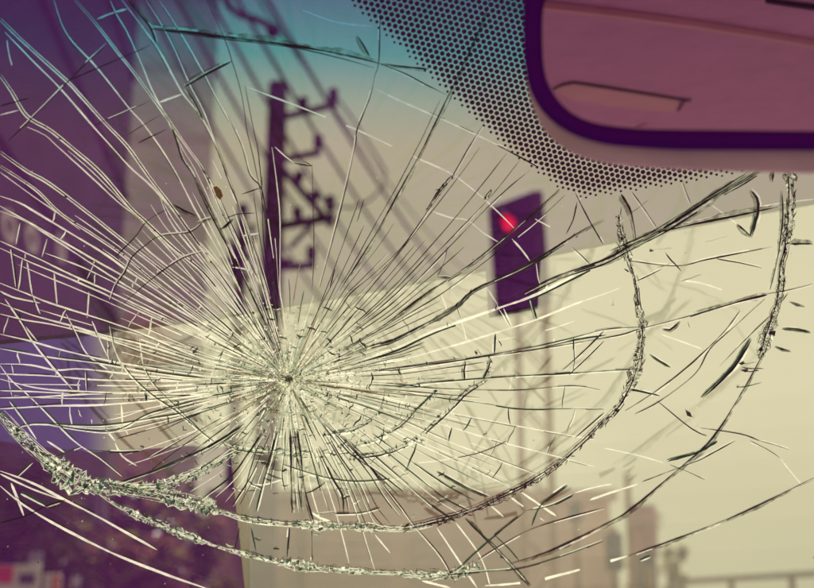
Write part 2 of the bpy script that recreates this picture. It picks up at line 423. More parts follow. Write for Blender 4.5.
NW, NKk = -.0022, .0004                 # white slivers sit inside the glass, dark ones stand proud of its inner face
def ticks(mb, path, W, mi, dens, ln=5):
    for k in range(len(path)-1):
        if random.random() < dens:
            d = (path[k+1]-path[k])
            if d.length < 1e-6: continue
            d.normalize(); q = Vector((-d.y, d.x))*random.choice((-1, 1))
            s = path[k]+q*W*random.uniform(.2, .6); e = s+q*random.uniform(.1, .5)*ln+d*random.choice((-1, 1))*random.uniform(.4, 1.2)*ln
            strand(mb, [s, (s+e)/2, e], random.uniform(.5, 1.2), mi, nn=NKk, taper=(1, .1), jit=.1)
def make_crack(name, style, pts, w=1.3):
    ext = 'c' in style; st = style.replace('c', '')
    pts = list(pts)
    if ext:
        ex, ey = pts[-1]; dx, dy = IC[0]-ex, IC[1]-ey; L = math.hypot(dx, dy)
        rs = random.uniform(20, 55) if st[0] in 'wh' else random.uniform(50, 95); bend = random.uniform(-.02, .02)*L
        if L > rs+20:
            for f in (.45, 1.0):
                t = f*(1-rs/L); pts.append((ex+dx*t-dy/L*bend*math.sin(t*3), ey+dy*t+dx/L*bend*math.sin(t*3)))
    path = resample(pts); mb = MB(); sg = random.choice((-1, 1))
    if st == 'w':
        strand(mb, path, w, 0, nn=NW)
        strand(mb, path, w*.4, 1, off=sg*w*.8, nn=NKk, keep=.4)
    elif st == 'ww':                     # double bright line with dark core
        strand(mb, path, w, 0, off=w*.9, nn=NW); strand(mb, path, w*.7, 0, off=-w*.9, nn=NW)
        strand(mb, path, w*.8, 1, nn=NKk, keep=.75); ticks(mb, path, w, 1, .05, 3)
    elif st == 'k':
        strand(mb, path, w*.55, 1, nn=NKk, wav=.45, keep=1); (strand(mb, path, w*1.3, 5, off=sg*w*.7, nn=NKk-.0002, keep=1, wav=.7, jit=.3, taper=(.02, .02)) if w >= 1.9 else None); strand(mb, path, w*.6, 0, off=sg*w*.8, nn=NW, keep=.5)
    elif st == 'kk':
        strand(mb, path, w*2.6, 5, nn=NKk-.0002, keep=1, wav=.6, jit=.3, taper=(.02, .02)); strand(mb, path, w*.65, 1, off=w*.8, nn=NKk, keep=1, wav=.5); strand(mb, path, w*.5, 1, off=-w*.8, nn=NKk, keep=.75, wav=.45); strand(mb, path, w*.4, 2, off=w*.1, nn=NKk, keep=.5, wav=.5)
        strand(mb, path, w*.7, 0, nn=NW, keep=.8); ticks(mb, path, w*1.5, 1, .15, 5)
    elif st == 'g' and w > 2.5:
        for o_ in range(6):
            strand(mb, path, random.uniform(.5, 1.2), (2, 1, 2, 0, 6, 2)[o_], off=(o_/5-.5)*w, nn=NW if o_ == 3 else NKk, keep=.9, jit=.25, wav=.5)
    elif st == 'g':
        strand(mb, path, w*.6, 2, nn=NKk, wav=.45, keep=1); strand(mb, path, w*.7, 0, off=sg*w*.7, nn=NW, keep=.6)
        strand(mb, path, w*.5, 1, off=-sg*w*.5, nn=NKk+.0002, keep=.4)
    elif st == 'gw':
        strand(mb, path, w, 0, off=w*.5, nn=NW); strand(mb, path, w*.7, 2, off=-w*.5, nn=NKk, keep=.8)
    elif st == 'd':                      # ragged dashed arc
        [strand(mb, path, random.uniform(.45, 1.0), random.choice((2, 2, 1, 3)), off=random.uniform(-.5, .5)*w, nn=NKk, keep=.5, jit=.5, wav=.6) for _ in range(5)]; [chip(mb, p.x+random.gauss(0, w*.3), p.y+random.gauss(0, w*.3), random.uniform(.5, 1.3), random.choice((2, 2, 1, 3, 0)), el=2) for p in path for _ in (0, 1)]
        strand(mb, path, w*.5, 0, off=-w*.6, nn=NW, keep=.5); ticks(mb, path, w, 2, .5, 4)
    elif st in ('B', 'K'):               # crushed band: irregular shards between two jagged edges
        if st == 'B': fill, fw, ew, ec = (None, 6, 5, 3, 0, 2), (5, 5, .8, 1.4, 1.2, 1.0), (2.2, 1.8, .7, 7), (0, 2, 1, None)
        else: fill, fw, ew, ec = (None, 5, 6, 1, 0), (5, 4.5, .5, .7, .5), (.8, .6, 2.4, 6), (0, 2, 1, None)
        P = resample(pts, 2.7); nr = 2 if w < 5.6 else (3 if w < 8 else (5 if w < 12 else 8)); G = []; swell = random.uniform(0, 6)
        for k, p in enumerate(P):
            d = (P[min(k+1, len(P)-1)]-P[max(k-1, 0)]).normalized(); q = Vector((-d.y, d.x))
            wk = w*(max(.28, .8+.5*math.sin(swell+k*.12)+.3*math.sin(swell*2+k*.31))+random.uniform(-.1, .1))*min(1, .25+min(k, len(P)-1-k)*.3)
            G.append([p+q*((c/nr-.5)*wk+random.gauss(0, wk*.1))+d*random.gauss(0, 1.0) for c in range(nr+1)])
        for k in range(len(G)-1):
            for c in range(nr):
                quad = [G[k][c], G[k+1][c], G[k+1][c+1], G[k][c+1]]
                tris = [quad] if random.random() < .45 else ([quad[:3], [quad[0]]+quad[2:]] if random.random() < .5 else [quad[:2]+quad[3:], quad[1:]])
                for t_ in tris:
                    mi = random.choices(fill, fw)[0]
                    if mi is not None:
                        hs_ = [random.uniform(0, .0009) for _ in t_]; ctr_ = sum(t_, Vector((0, 0)))/len(t_)
                        mb.poly([glass(*(ctr_+(v-ctr_)*.92), NKk+h_) for v, h_ in zip(t_, hs_)], mi)
                if len(tris) == 2 and random.random() < .7:
                    e_ = random.choices(ec, ew)[0]; a_, b_ = (quad[0], quad[2]) if len(tris[0]) == 3 and tris[0][2] is quad[2] else (quad[1], quad[3])
                    if e_ is not None: strand(mb, [a_, (a_+b_)/2, b_], random.uniform(.4, .9), e_, nn=NW if e_ == 0 else NKk+.001, jit=.1, taper=(.5, .5))
                for a_, b_ in ((G[k][c], G[k][c+1]), (G[k][c], G[k+1][c])):
                    e_ = random.choices(ec, ew)[0]
                    if e_ is not None: strand(mb, [a_, (a_+b_)/2, b_], random.uniform(.4, 1.1), e_, nn=NW if e_ == 0 else NKk+.001, jit=.15, taper=(.5, .5))
        for c in ((0, nr) if st == 'B' else (random.choice((0, nr)),)):
            strand(mb, resample([tuple(g_[c]) for g_ in G], 4), random.uniform(.6, 1.0), 0 if st == 'B' else 1, nn=NW if st == 'B' else NKk+.001, jit=.12, keep=.7)
        for q_ in range(2+int(w/4)):
            e_ = random.choice((0, 2, 0, 3) if st == 'B' else (1, 1, 0)); strand(mb, path, random.uniform(.6, 1.1), e_, off=random.uniform(-.45, .45)*w, nn=NW if e_ == 0 else NKk+.001, jit=.3, keep=.85, wav=.4)
        if st == 'K': ticks(mb, path, w, 1, .5, w*.7+2)
    elif st == 't':                      # hairline
        strand(mb, path, w*.75, 1, nn=NKk, keep=1)
    elif st == 'h':                      # bright hairline
        strand(mb, path, w, 0, nn=NW, keep=.92)
    elif st == 'v':                      # dark wedge-shaped flake
        n = len(path)
        strand(mb, path, w*.35, 1, nn=NKk, taper=(.05, .05), wav=.5); strand(mb, path, w*1.1, 5, off=w*.3, nn=NKk-.0002, taper=(.05, .05)); strand(mb, path, w*.3, 0, off=-w*.45, nn=NW, keep=.6); strand(mb, path, w*.3, 2, off=w*.4, nn=NKk+.0002, keep=.6)
    return mb.build(name, CM, ws, inv=False)

RADIAL = [  # style, width, traced points (outer end first)
('wwc',1.3,[(0,19),(27,45),(67,81),(82,97),(107,125),(128,147),(150,178),(172,207),(197,242)]),
('wc',1.5,[(5,32),(37,65),(60,88),(92,125),(111,146),(130,167),(155,190),(185,226),(215,270)]),
('wwc',1.0,[(75,0),(97,25),(120,55),(130,67),(155,101),(170,122),(187,147),(203,170),(222,212)]),
('wc',1.4,[(54,0),(62,25),(72,41),(92,62),(107,80),(130,109),(142,122),(160,147),(175,171),(185,190),(197,213)]),
('w',1.3,[(110,0),(117,15),(127,32),(140,60),(150,85),(160,105),(172,130)]),
('kc',2.0,[(170,122),(178,146),(182,159),(192,174),(202,197),(224,240)]),
('wc',1.6,[(122,0),(145,30),(160,52),(182,92),(200,115),(217,147),(232,189),(247,227)]),
('k',2.2,[(128,0),(140,15),(150,27),(156,43)]),
('wc',1.2,[(146,0),(162,25),(175,50),(190,85),(204,112),(218,150),(236,200)]),
('k',2.0,[(186,88),(196,104),(203,120)]),
('w',1.2,[(159,0),(177,27),(203,72),(215,95),(232,125)]),
('kc',1.6,[(228,116),(242,147),(250,175),(262,190)]),
('tc',1.0,[(207,0),(225,40),(232,61),(241,92),(247,130),(251,147),(258,180)]),
('tc',1.2,[(245,86),(254,132),(258,150),(262,192),(264,242),(272,287)]),
('kc',1.6,[(200,165),(215,187),(227,214),(246,255),(262,287)]),
('kc',1.5,[(200,189),(220,229),(232,259),(242,294)]),
('kc',1.6,[(217,147),(232,189),(247,227),(267,287)]),
('hc',1.0,[(272,147),(277,185),(280,222),(280,287)]),
('tc',.9,[(312,164),(314,247),(312,290)]),
('kc',1.6,[(380,8),(379,60),(375,75),(370,97),(357,130),(355,147),(340,212),(320,287)]),
('kc',2.0,[(490,0),(480,27),(467,57),(450,92),(424,146),(400,190),(375,235),(340,290)]),
('tc',1.0,[(440,100),(418,146),(396,188),(372,230),(350,270)]),
('kc',1.5,[(486,120),(469,147),(450,180),(427,212),(402,247),(370,277),(350,294)]),
('tc',1.0,[(480,147),(460,175),(400,252),(362,298)]),
('tc',1.1,[(507,153),(455,218),(400,280),(370,310)]),
('kc',1.3,[(520,160),(492,195),(457,232),(400,290),(375,312)]),
('kc',1.5,[(530,170),(495,200),(432,265),(396,300)]),
('kkc',1.2,[(560,190),(532,215),(475,262),(427,294),(390,322)]),
('kc',1.4,[(565,195),(540,218),(500,250),(450,288)]),
('kkc',1.6,[(604,220),(585,230),(550,252),(520,270),(482,287),(470,294),(450,311),(400,338)]),
('kk',2.4,[(764,169),(740,184),(717,197),(665,230),(632,247),(604,262),(560,277),(525,294)]),
('kk',1.4,[(750,172),(700,203),(650,234),(610,252)]),
('gwc',2.4,[(604,262),(540,294),(500,309),(437,331),(400,348)]),
('wc',1.8,[(620,288),(604,294),(572,305),(535,320),(495,333),(445,348),(400,360)]),
('gc',1.4,[(640,327),(604,330),(560,341),(492,355),(400,370)]),
('g',2.0,[(606,335),(575,340),(545,347)]),
('h',.9,[(575,321),(540,332),(500,340),(470,348)]),
('kc',1.4,[(813,284),(785,291),(767,294),(745,300),(697,314),(640,329),(610,337)]),
('k',2.6,[(767,295),(745,300),(715,309),(690,317)]),
('gc',1.6,[(639,369),(604,371),(560,374),(520,376),(450,381),(400,386)]),
('gc',1.1,[(600,390),(572,386),(520,390),(480,390),(430,388)]),
('gc',1.2,[(604,409),(562,409),(520,409),(480,403),(425,396)]),
('wc',1.3,[(595,440),(572,436),(507,424),(455,414),(410,404)]),
('wc',1.2,[(595,467),(562,458),(497,441),(440,424)]),
('wc',1.2,[(537,475),(492,458),(447,441),(400,420)]),
('wc',1.2,[(512,488),(462,464),(412,441),(380,424)]),
('v',3.0,[(437,471),(455,481),(470,489),(489,497)]),
('gc',1.4,[(470,511),(442,496),(400,463),(372,440)]),
('gc',1.3,[(456,522),(432,506),(400,478),(370,452)]),
('kc',1.4,[(403,513),(385,490),(370,468),(350,446)]),
('kc',1.4,[(455,583),(442,558),(415,526),(400,506),(372,470),(352,444)]),
('kc',1.6,[(385,528),(372,513),(360,486),(340,456),(330,438)]),
('gc',1.3,[(403,491),(375,470),(350,453),(335,436)]),
('wc',1.1,[(375,571),(360,523),(345,483),(330,452)]),
('wc',1.1,[(349,563),(339,523),(325,480),(315,455)]),
('gc',1.7,[(343,513),(342,496),(332,478),(318,448)]),
('gc',1.4,[(321,491),(312,458),(304,432)]),
('kc',2.6,[(314,523),(305,491),(301,458),(297,430)]),
('kc',2.8,[(292,513),(291,480),(291,458),(290,430)]),
('kc',1.3,[(285,491),(282,475),(284,457),(286,430)]),
('gc',2.2,[(256,511),(265,476),(271,457),(277,432)]),
('kc',1.7,[(232,506),(250,478),(260,457),(270,434)]),
('gc',1.6,[(200,500),(232,476),(247,456),(262,434)]),
('gc',1.4,[(195,472),(225,452),(250,432)]),
('gc',4.0,[(118,484),(150,473),(175,463),(203,451),(228,436),(245,424)]),
('kc',1.2,[(117,439),(162,426),(203,412),(240,400)]),
('kc',1.3,[(150,458),(185,438),(222,418)]),
('kc',1.2,[(170,470),(200,446),(230,424)]),
# bright fan on the left
('wwc',1.3,[(0,152),(27,171),(47,182),(82,208),(125,242),(160,269),(190,294)]),
('wwc',1.1,[(0,166),(35,189),(60,213),(92,234),(120,253),(155,282),(185,304)]),
('h',1.0,[(0,172),(30,194),(62,216),(80,230)]),
('wc',1.9,[(0,196),(20,203),(37,213),(72,234),(105,254),(130,272),(162,294),(195,318)]),
('wc',1.7,[(0,206),(37,227),(62,241),(100,263),(125,277),(150,293),(185,314)]),
('wc',1.5,[(0,211),(27,222),(57,241),(100,269),(140,294)]),
('wc',1.6,[(0,241),(35,257),(70,274),(110,292),(150,311),(190,330)]),
('wc',1.5,[(0,248),(30,262),(52,271),(100,292),(135,309)]),
('wc',1.6,[(0,283),(25,293),(50,303),(100,319),(135,331),(175,348),(203,359)]),
('w',1.5,[(0,291),(12,297),(40,303)]),
('wc',1.3,[(45,253),(72,263),(95,273),(132,292),(165,310)]),
('wwc',1.4,[(0,75),(12,92),(27,116),(50,130),(70,146),(100,172),(130,207),(145,221),(175,249),(203,272)]),
('wc',1.3,[(27,127),(45,135),(58,147),(87,173),(117,201),(140,219),(165,245)]),
('wc',1.5,[(135,237),(150,252),(175,272),(195,287),(220,308)]),
('wc',1.3,[(160,197),(172,224),(200,259),(222,286)]),
('wc',1.4,[(200,242),(217,262),(232,279),(250,305)]),
('wc',1.3,[(200,272),(217,294),(238,318)]),
('wc',1.6,[(0,303),(32,315),(72,326),(107,336),(145,345),(203,363)]),
('wc',1.5,[(0,314),(25,320),(55,325),(100,337),(150,354),(200,368)]),
('wc',1.6,[(0,334),(30,341),(62,350),(100,359),(137,366),(203,376)]),
('gwc',1.4,[(0,348),(45,356),(100,363),(150,372),(205,379)]),
('wc',1.6,[(0,364),(30,365),(55,370),(82,369),(130,374),(205,381)]),
('wc',1.5,[(0,374),(50,376),(100,380),(160,381),(203,380)]),
('wc',1.6,[(0,379),(37,388),(72,391),(125,393),(203,394)]),
('wc',1.7,[(0,398),(40,397),(70,395),(110,393),(160,392)]),
('gw',1.2,[(0,390),(30,391),(70,393)]),
('wc',1.8,[(0,409),(50,406),(100,405),(150,401),(203,395)]),
('gwc',1.4,[(15,431),(32,424),(100,426),(150,419),(185,413),(203,406)]),
('gwc',1.3,[(45,424),(110,432),(150,414),(200,400)]),
]
RING = [
('k',3.6,[(150,29),(175,31),(203,34),(225,37),(282,44),(320,50),(350,56),(378,63)]),
('k',3.4,[(655,233),(700,223),(740,215),(778,207)]),  # dark reflected rim of the pale field, drawn on the glass as a crack
('h',1.6,[(690,222),(735,213),(775,204),(814,199)]),  # bright droplets along that reflected rim, drawn as a hairline
('t',1.3,[(150,28),(185,34),(225,39),(290,47),(340,58),(374,68)]),
('k',1.6,[(378,63),(404,73),(425,84),(447,95)]),
('k',2.2,[(380,63),(400,66),(428,69)]),
('h',1.5,[(247,87),(300,107),(355,129),(392,146),(417,158),(450,173),(475,191),(495,209),(514,228)]),
('h',1.6,[(512,239),(522,250),(530,261)]),
('w',1.4,[(375,89),(403,102),(435,116),(477,135),(500,146)]),
('k',1.8,[(497,145),(522,158),(538,167)]),
('h',1.4,[(302,10),(337,22),(372,26)]),
('h',1.4,[(432,211),(452,218),(467,220),(485,234),(500,243)]),
('K',8,[(618,215),(621,235),(627,254),(635,282),(638,305),(642,326),(639,359),(630,386),(615,411),(600,425)]),
('K',5.5,[(604,421),(585,441),(562,461),(540,477),(507,495),(467,513),(432,523),(404,529)]),
('B',6.5,[(432,524),(404,529),(362,527),(300,525),(250,520),(225,513),(200,507)]),
('B',17,[(215,508),(180,500),(150,494),(107,487),(82,484),(62,472),(50,463),(25,441),(0,414)]),
('B',9,[(240,452),(190,476),(150,488),(110,484)]),
('B',6.5,[(92,488),(118,506),(150,521),(203,542),(250,556),(300,566),(350,571),(403,574),(450,575),(480,566)]),
('w',2.2,[(0,471),(32,483),(65,500),(100,518),(157,550)]),
('h',1.8,[(0,474),(30,488),(62,500)]),
('w',2.3,[(0,486),(25,506),(62,528),(112,553),(162,573),(210,590)]),
('K',8,[(790,170),(791,202),(787,244),(782,267),(780,294),(775,314),(768,335),(760,359)]),
('k',2.0,[(782,190),(783,215),(781,236),(777,262),(770,290)]),
('k',2.4,[(762,356),(754,371),(735,404),(710,441),(680,468),(635,506),(610,522),(550,551),(510,564)]),
('k',1.9,[(814,478),(735,516),(665,543),(625,557)]),
('h',2.4,[(628,556),(604,563),(560,575),(530,582),(485,586)]),
('k',1.6,[(735,441),(700,460),(692,463),(642,482)]),
('h',1.8,[(638,484),(610,493),(590,500)]),
('h',1.8,[(612,484),(592,488),(575,493)]),
('g',1.8,[(573,495),(550,506),(525,511)]),
('g',2.0,[(525,512),(495,536),(475,553),(455,571),(430,580)]),
('g',2.2,[(567,485),(545,501),(537,512),(532,526)]),
('k',1.3,[(604,508),(560,520),(530,530),(500,546),(478,560)]),
('g',2.6,[(717,441),(695,453),(667,461)]),
('g',1.4,[(603,541),(560,557),(520,568),(480,572),(430,576)]),
('d',4,[(490,358),(486,379),(467,391),(450,409),(432,426),(412,441),(385,452),(350,458)]),
('d',4.5,[(437,391),(420,406),(400,426),(372,440),(340,447)]),
('d',4,[(386,394),(382,408),(372,420),(352,430),(325,434)]),
('B',4.5,[(220,440),(232,448),(275,453),(325,456),(350,452)]),
('gw',1.6,[(282,465),(325,478),(360,482),(403,478)]),
('h',1.6,[(247,483),(262,485),(282,480)]),
('gw',1.3,[(110,326),(115,349),(127,371),(150,394),(175,411),(203,434),(220,447)]),
('gw',1.1,[(140,339),(144,366),(155,386),(185,416),(205,436)]),
('gw',1.4,[(0,364),(12,380),(30,396),(50,416),(75,441),(100,458),(122,476)]),
('w',1.8,[(5,299),(22,324),(32,341),(50,364),(72,389)]),
('w',1.4,[(66,314),(75,331),(87,354),(107,369)]),
('k',1.8,[(167,209),(147,221),(135,237),(115,257)]),
('k',1.8,[(203,222),(190,232),(160,236),(147,244),(132,257),(125,272),(115,287),(108,310)]),
('k',1.7,[(203,252),(185,257),(165,269),(142,287),(122,305)]),
('k',2.4,[(172,204),(185,211),(197,216)]),
('k',1.8,[(740,311),(725,331),(705,351),(685,369),(655,392),(625,411)]),
('k',1.4,[(765,299),(735,326),(710,349),(695,374),(660,401),(635,414)]),
('k',1.2,[(770,316),(745,340),(720,366)]),
('v',5.0,[(752,339),(744,352),(735,366),(718,384),(702,399)]),
]
CROSS = [
('k',1.6,[(7,142),(30,120),(60,90),(82,67),(107,44)]), ('t',1.3,[(67,81),(100,67),(135,52),(150,45)]),
('k',1.2,[(95,125),(125,112),(150,101)]), ('k',1.6,[(127,135),(160,115)]), ('k',1.6,[(138,143),(167,129)]),
('w',1.8,[(97,19),(112,13),(127,9)]), ('w',2.0,[(160,102),(182,94)]), ('k',2.6,[(185,87),(205,75),(232,61)]),
('h',1.2,[(7,40),(12,65),(29,97)]), ('h',1.2,[(0,115),(19,110)]), ('t',1.4,[(0,106),(29,98)]),
('w',1.3,[(20,223),(16,244)]), ('w',1.3,[(47,239),(42,257)]), ('k',1.8,[(12,249),(17,287)]), ('w',1.4,[(27,262),(32,294)]),
('w',1.4,[(54,273),(57,305)]), ('h',1.0,[(94,264),(87,279)]), ('w',1.4,[(89,292),(87,318)]), ('w',1.4,[(32,294),(40,314)]),
('w',1.4,[(92,321),(100,340),(107,356)]), ('w',1.3,[(25,326),(37,341)]), ('g',1.2,[(86,371),(87,391)]), ('h',1.6,[(90,409),(92,424)]),
('h',1.6,[(105,429),(115,441)]), ('gw',1.4,[(10,401),(25,421),(37,439)]), ('g',1.6,[(85,450),(120,452),(140,451)]),
('g',1.6,[(54,457),(82,446)]), ('g',1.8,[(17,476),(32,462)]), ('h',2.2,[(11,483),(18,500),(24,516)]), ('gw',1.8,[(21,493),(46,506)]),
('k',2.0,[(46,506),(65,500)]), ('t',1.4,[(0,523),(25,516),(46,506)]), ('h',1.6,[(115,443),(122,456),(137,466)]), ('h',1.8,[(47,441),(65,453)]),
('k',2.4,[(357,35),(364,46),(370,57)]), ('t',1.6,[(294,163),(312,166),(303,161)]), ('h',1.5,[(275,147),(285,156),(294,163)]),
('k',1.8,[(242,194),(260,188)]), ('k',1.2,[(225,219),(237,214),(255,213)]), ('h',2.2,[(242,236),(260,233)]), ('v',3.4,[(198,223),(205,220),(212,218)]),
('v',3.2,[(220,229),(225,226),(233,218)]), ('h',1.4,[(232,267),(252,272),(265,292)]), ('t',1.6,[(335,269),(330,287)]), ('t',.9,[(364,199),(357,222)]),
('K',3.6,[(452,176),(440,190),(427,212)]), ('K',2.6,[(492,190),(484,200)]),
('g',2.4,[(502,309),(506,318),(510,326)]), ('g',2.6,[(530,299),(533,309),(536,319)]), ('g',1.8,[(495,334),(494,354)]), ('v',3.6,[(466,361),(464,371),(465,381)]),
('v',3.0,[(478,349),(482,354)]), ('v',2.6,[(491,358),(488,370),(483,380)]),
('k',1.8,[(604,331),(585,350),(562,371)]), ('k',1.4,[(604,341),(588,357),(569,375)]), ('k',1.6,[(604,413),(590,425),(575,438)]),
('v',3.2,[(790,301),(797,304),(805,306)]), ('v',3.0,[(782,328),(797,329),(811,332)]), ('v',3.2,[(775,346),(782,349),(791,351)]),
('t',1.2,[(657,401),(692,429),(707,436)]), ('k',1.5,[(700,428),(740,434),(760,441)]), ('g',1.6,[(630,389),(645,392),(660,396)]), ('v',2.6,[(650,354),(660,361),(671,367)]),
('v',3.6,[(662,329),(670,330),(680,321)]), ('h',1.3,[(660,334),(680,341),(702,349)]), ('h',1.5,[(680,280),(705,284),(730,293)]),
('k',1.8,[(630,261),(677,266),(710,259),(772,247)]), ('k',1.4,[(717,259),(740,263),(762,268)]), ('k',1.6,[(637,281),(650,275),(662,269)]),
('k',1.6,[(682,180),(686,192),(691,204)]), ('k',1.5,[(632,192),(645,210),(657,228)]), ('k',3.2,[(621,194),(629,207),(633,220),(636,240)]),
('v',5.0,[(750,190),(757,198),(758,212),(752,237)]), ('h',1.4,[(710,204),(724,214),(737,224)]), ('k',2.0,[(737,224),(745,231),(752,237)]),
('k',2.6,[(774,170),(772,182)]), ('k',2.8,[(790,244),(813,244)]), ('k',1.8,[(575,192),(588,218),(603,244)]), ('k',1.6,[(577,202),(573,220),(566,234)]),
('h',1.8,[(535,219),(550,227),(565,236)]), ('k',1.8,[(572,247),(582,256),(590,264)]), ('k',1.8,[(447,247),(445,260),(437,277)]), ('v',2.6,[(437,277),(446,277),(452,278)]),
('k',1.4,[(750,441),(768,450),(780,458)]), ('h',1.0,[(780,458),(790,471),(802,485)]), ('k',1.3,[(760,441),(775,445),(790,450)]), ('h',1.2,[(790,450),(813,458)]),
('g',1.6,[(670,465),(688,472),(705,480)]), ('h',1.0,[(604,448),(640,456),(664,463)]), ('h',1.9,[(490,505),(508,521),(525,537)]), ('h',1.6,[(510,497),(528,510),(544,521)]),
('h',1.9,[(521,492),(540,505),(556,516)]), ('w',1.7,[(437,528),(457,558),(477,588)]), ('w',1.5,[(456,523),(480,556),(490,586)]), ('kk',1.4,[(466,518),(500,553),(530,586)]),
('g',1.3,[(495,536),(508,548),(519,561)]), ('t',1.2,[(507,441),(482,452),(457,458)]), ('h',1.0,[(457,458),(437,461),(417,463)]), ('h',2.0,[(422,581),(450,588)]),
('g',1.6,[(289,528),(287,558)]), ('g',1.6,[(312,528),(312,561)]), ('h',1.8,[(289,556),(312,555)]), ('g',1.6,[(251,528),(256,551)]), ('g',1.2,[(235,551),(240,528)]),
('h',1.8,[(310,511),(320,518),(330,521)]), ('h',1.4,[(307,491),(325,492)]), ('g',1.6,[(335,514),(360,513),(380,508)]), ('k',1.0,[(262,176),(262,190)]),
('g',2.0,[(650,556),(640,560)]), ('w',1.6,[(375,535),(390,553)]),
]
for nm, lst in (('radial_crack', RADIAL), ('ring_crack', RING), ('cross_crack', CROSS)):
    for st, wd, pts in lst: make_crack(nm, st, pts, wd)
# finer radials, running between the traced ones
def polar_curve(pts):
    P = resample(pts, 6.0); o = []
    for p in P:
        dx, dy = p.x-IC[0], p.y-IC[1]; o.append((math.hypot(dx, dy), math.atan2(dy, dx)))
    return sorted(o)
def ang_at(cv, r):
    if r <= cv[0][0]: return cv[0][1]
    for (r0, a0), (r1, a1) in zip(cv, cv[1:]):
        if r0 <= r <= r1: return a0+(((a1-a0+math.pi) % (2*math.pi))-math.pi)*(r-r0)/max(1e-6, r1-r0)
    return cv[-1][1]
curves = [polar_curve(p) for st, wd, p in RADIAL if len(p) > 3]
curves = sorted([c for c in curves if c[-1][0]-c[0][0] > 60], key=lambda c: ang_at(c, 130))
nfine = 0
for k in range(len(curves)):
    c0, c1 = curves[k], curves[(k+1) % len(curves)]
    a0 = ang_at(c0, 130); gap = (ang_at(c1, 130)-a0) % (2*math.pi)
    if gap > .35 or gap < .012: continue
    left = math.cos(a0) < -.25; lower = math.sin(a0) > .25
    for f in ([] if gap < .03 else [.5] if gap < .1 else [.33, .66]):
        f += random.uniform(-.12, .12); rmax = min(c0[-1][0], c1[-1][0]); lo_ = random.uniform(40, 110)
        hi_ = min(rmax, lo_+random.uniform(60, 260)) if left or lower else min(rmax, lo_+random.uniform(40, 150))
        if hi_-lo_ < 25: continue
        pts = []
        for q in range(9):
            r = lo_+(hi_-lo_)*q/8; x0 = ang_at(c0, r); d = ((ang_at(c1, r)-x0+math.pi) % (2*math.pi))-math.pi
            if abs(d) > .5: d = 0
            aa = x0+d*f; pts.append((IC[0]+r*math.cos(aa), IC[1]+r*math.sin(aa)))
        st = random.choice(('h', 'h', 'w')) if left else random.choice(('g', 'g', 'h', 't', 'w')) if lower else random.choice(('t', 't', 'k'))
        make_crack('radial_crack', st, pts, random.uniform(.6, 1.15)); nfine += 1
nlink = 0
for k in range(len(curves)):
    c0, c1 = curves[k], curves[(k+1) % len(curves)]
    gap = (ang_at(c1, 130)-ang_at(c0, 130)) % (2*math.pi)
    if gap > .3 or gap < .015: continue
    rmax = min(c0[-1][0], c1[-1][0])
    for rr in (58, 82, 108, 140, 178, 225, 280):
        if random.random() < .45: continue
        r = rr+random.uniform(-12, 12); a0 = ang_at(c0, r); d = ((ang_at(c1, r)-a0+math.pi) % (2*math.pi))-math.pi
        if r > rmax or abs(d)*r > 46: continue
        if math.sin(a0) < -.6 and r > 110: continue
        dr = random.uniform(-.35, .35)*abs(d)*r; pts = []
        for q in range(4):
            t = q/3; aa = a0+d*t; r_ = r+dr*t+random.uniform(-1.2, 1.2)*(q in (1, 2)); pts.append((IC[0]+r_*math.cos(aa), IC[1]+r_*math.sin(aa)))
        left = math.cos(a0) < -.3
        make_crack('cross_crack', random.choice(('w', 'h', 'g') if left else ('g', 'k', 'g', 'h')), pts, random.uniform(.8, 1.7)); nlink += 1
# unnumbered fine splinters: dense fan round the impact
mb = MB()
def pol(r, a, sx=1.25, sy=.86): return Vector((IC[0]+r*math.cos(a)*sx, IC[1]+r*math.sin(a)*sy))
for k in range(260):
    a = random.uniform(0, 6.283); r0 = abs(random.gauss(0, 26))+6; r1 = r0+random.uniform(14, 60)
    da = random.uniform(-.05, .05); path = [pol(r0+(r1-r0)*t/5, a+da*t/5) for t in range(6)]
    lo_ = math.sin(a) > 0
    mi = random.choices((0, 2, 1, 3, 4), (6, 3 if lo_ else 1.4, .3, 5, 1.5))[0]
    if mi in (1, 2) and r0 < 34: mi = random.choice((0, 3, 4))
    strand(mb, path, random.uniform(.5, 1.3), mi, nn=NW if mi == 0 else NKk, keep=.8, jit=.3, wav=.5)
for k in range(60):                                  # longer hairlines
    a = random.uniform(0, 6.283); r0 = random.uniform(40, 90); r1 = r0+random.uniform(25, 90)
    da = random.uniform(-.06, .06); path = [pol(r0+(r1-r0)*t/8, a+da*t/8) for t in range(9)]
    up = math.sin(a) < 0
    mi = random.choices((0, 2, 1, 4), (2.5, 3.5 if not up else .8, 1 if not up else 2.0, .7))[0]
    if math.cos(a) < -.4 and random.random() < .6: mi = 0
    if up and abs(math.cos(a)) < .75: mi = random.choice((1, 2))
    strand(mb, path, random.uniform(.45, .95), mi, nn=NW if mi == 0 else NKk, keep=.75, jit=.25)
for k in range(420):                                  # short broken cross pieces
    a = random.uniform(0, 6.283); r = random.uniform(30, 135) if random.random() < .7 else random.uniform(30, 200)
    if math.sin(a) < -.3 and r > 90: continue
    ln = random.uniform(3, 9)/r; path = [pol(r+random.uniform(-1.5, 1.5), a+ln*t/3) for t in range(4)]
    strand(mb, path, random.uniform(.5, 1.2), random.choices((2, 1, 3, 0, 5), (2.4, .9 if r > 60 else .2, 2.4, 2, 2))[0], nn=NKk, jit=.2, wav=.5)
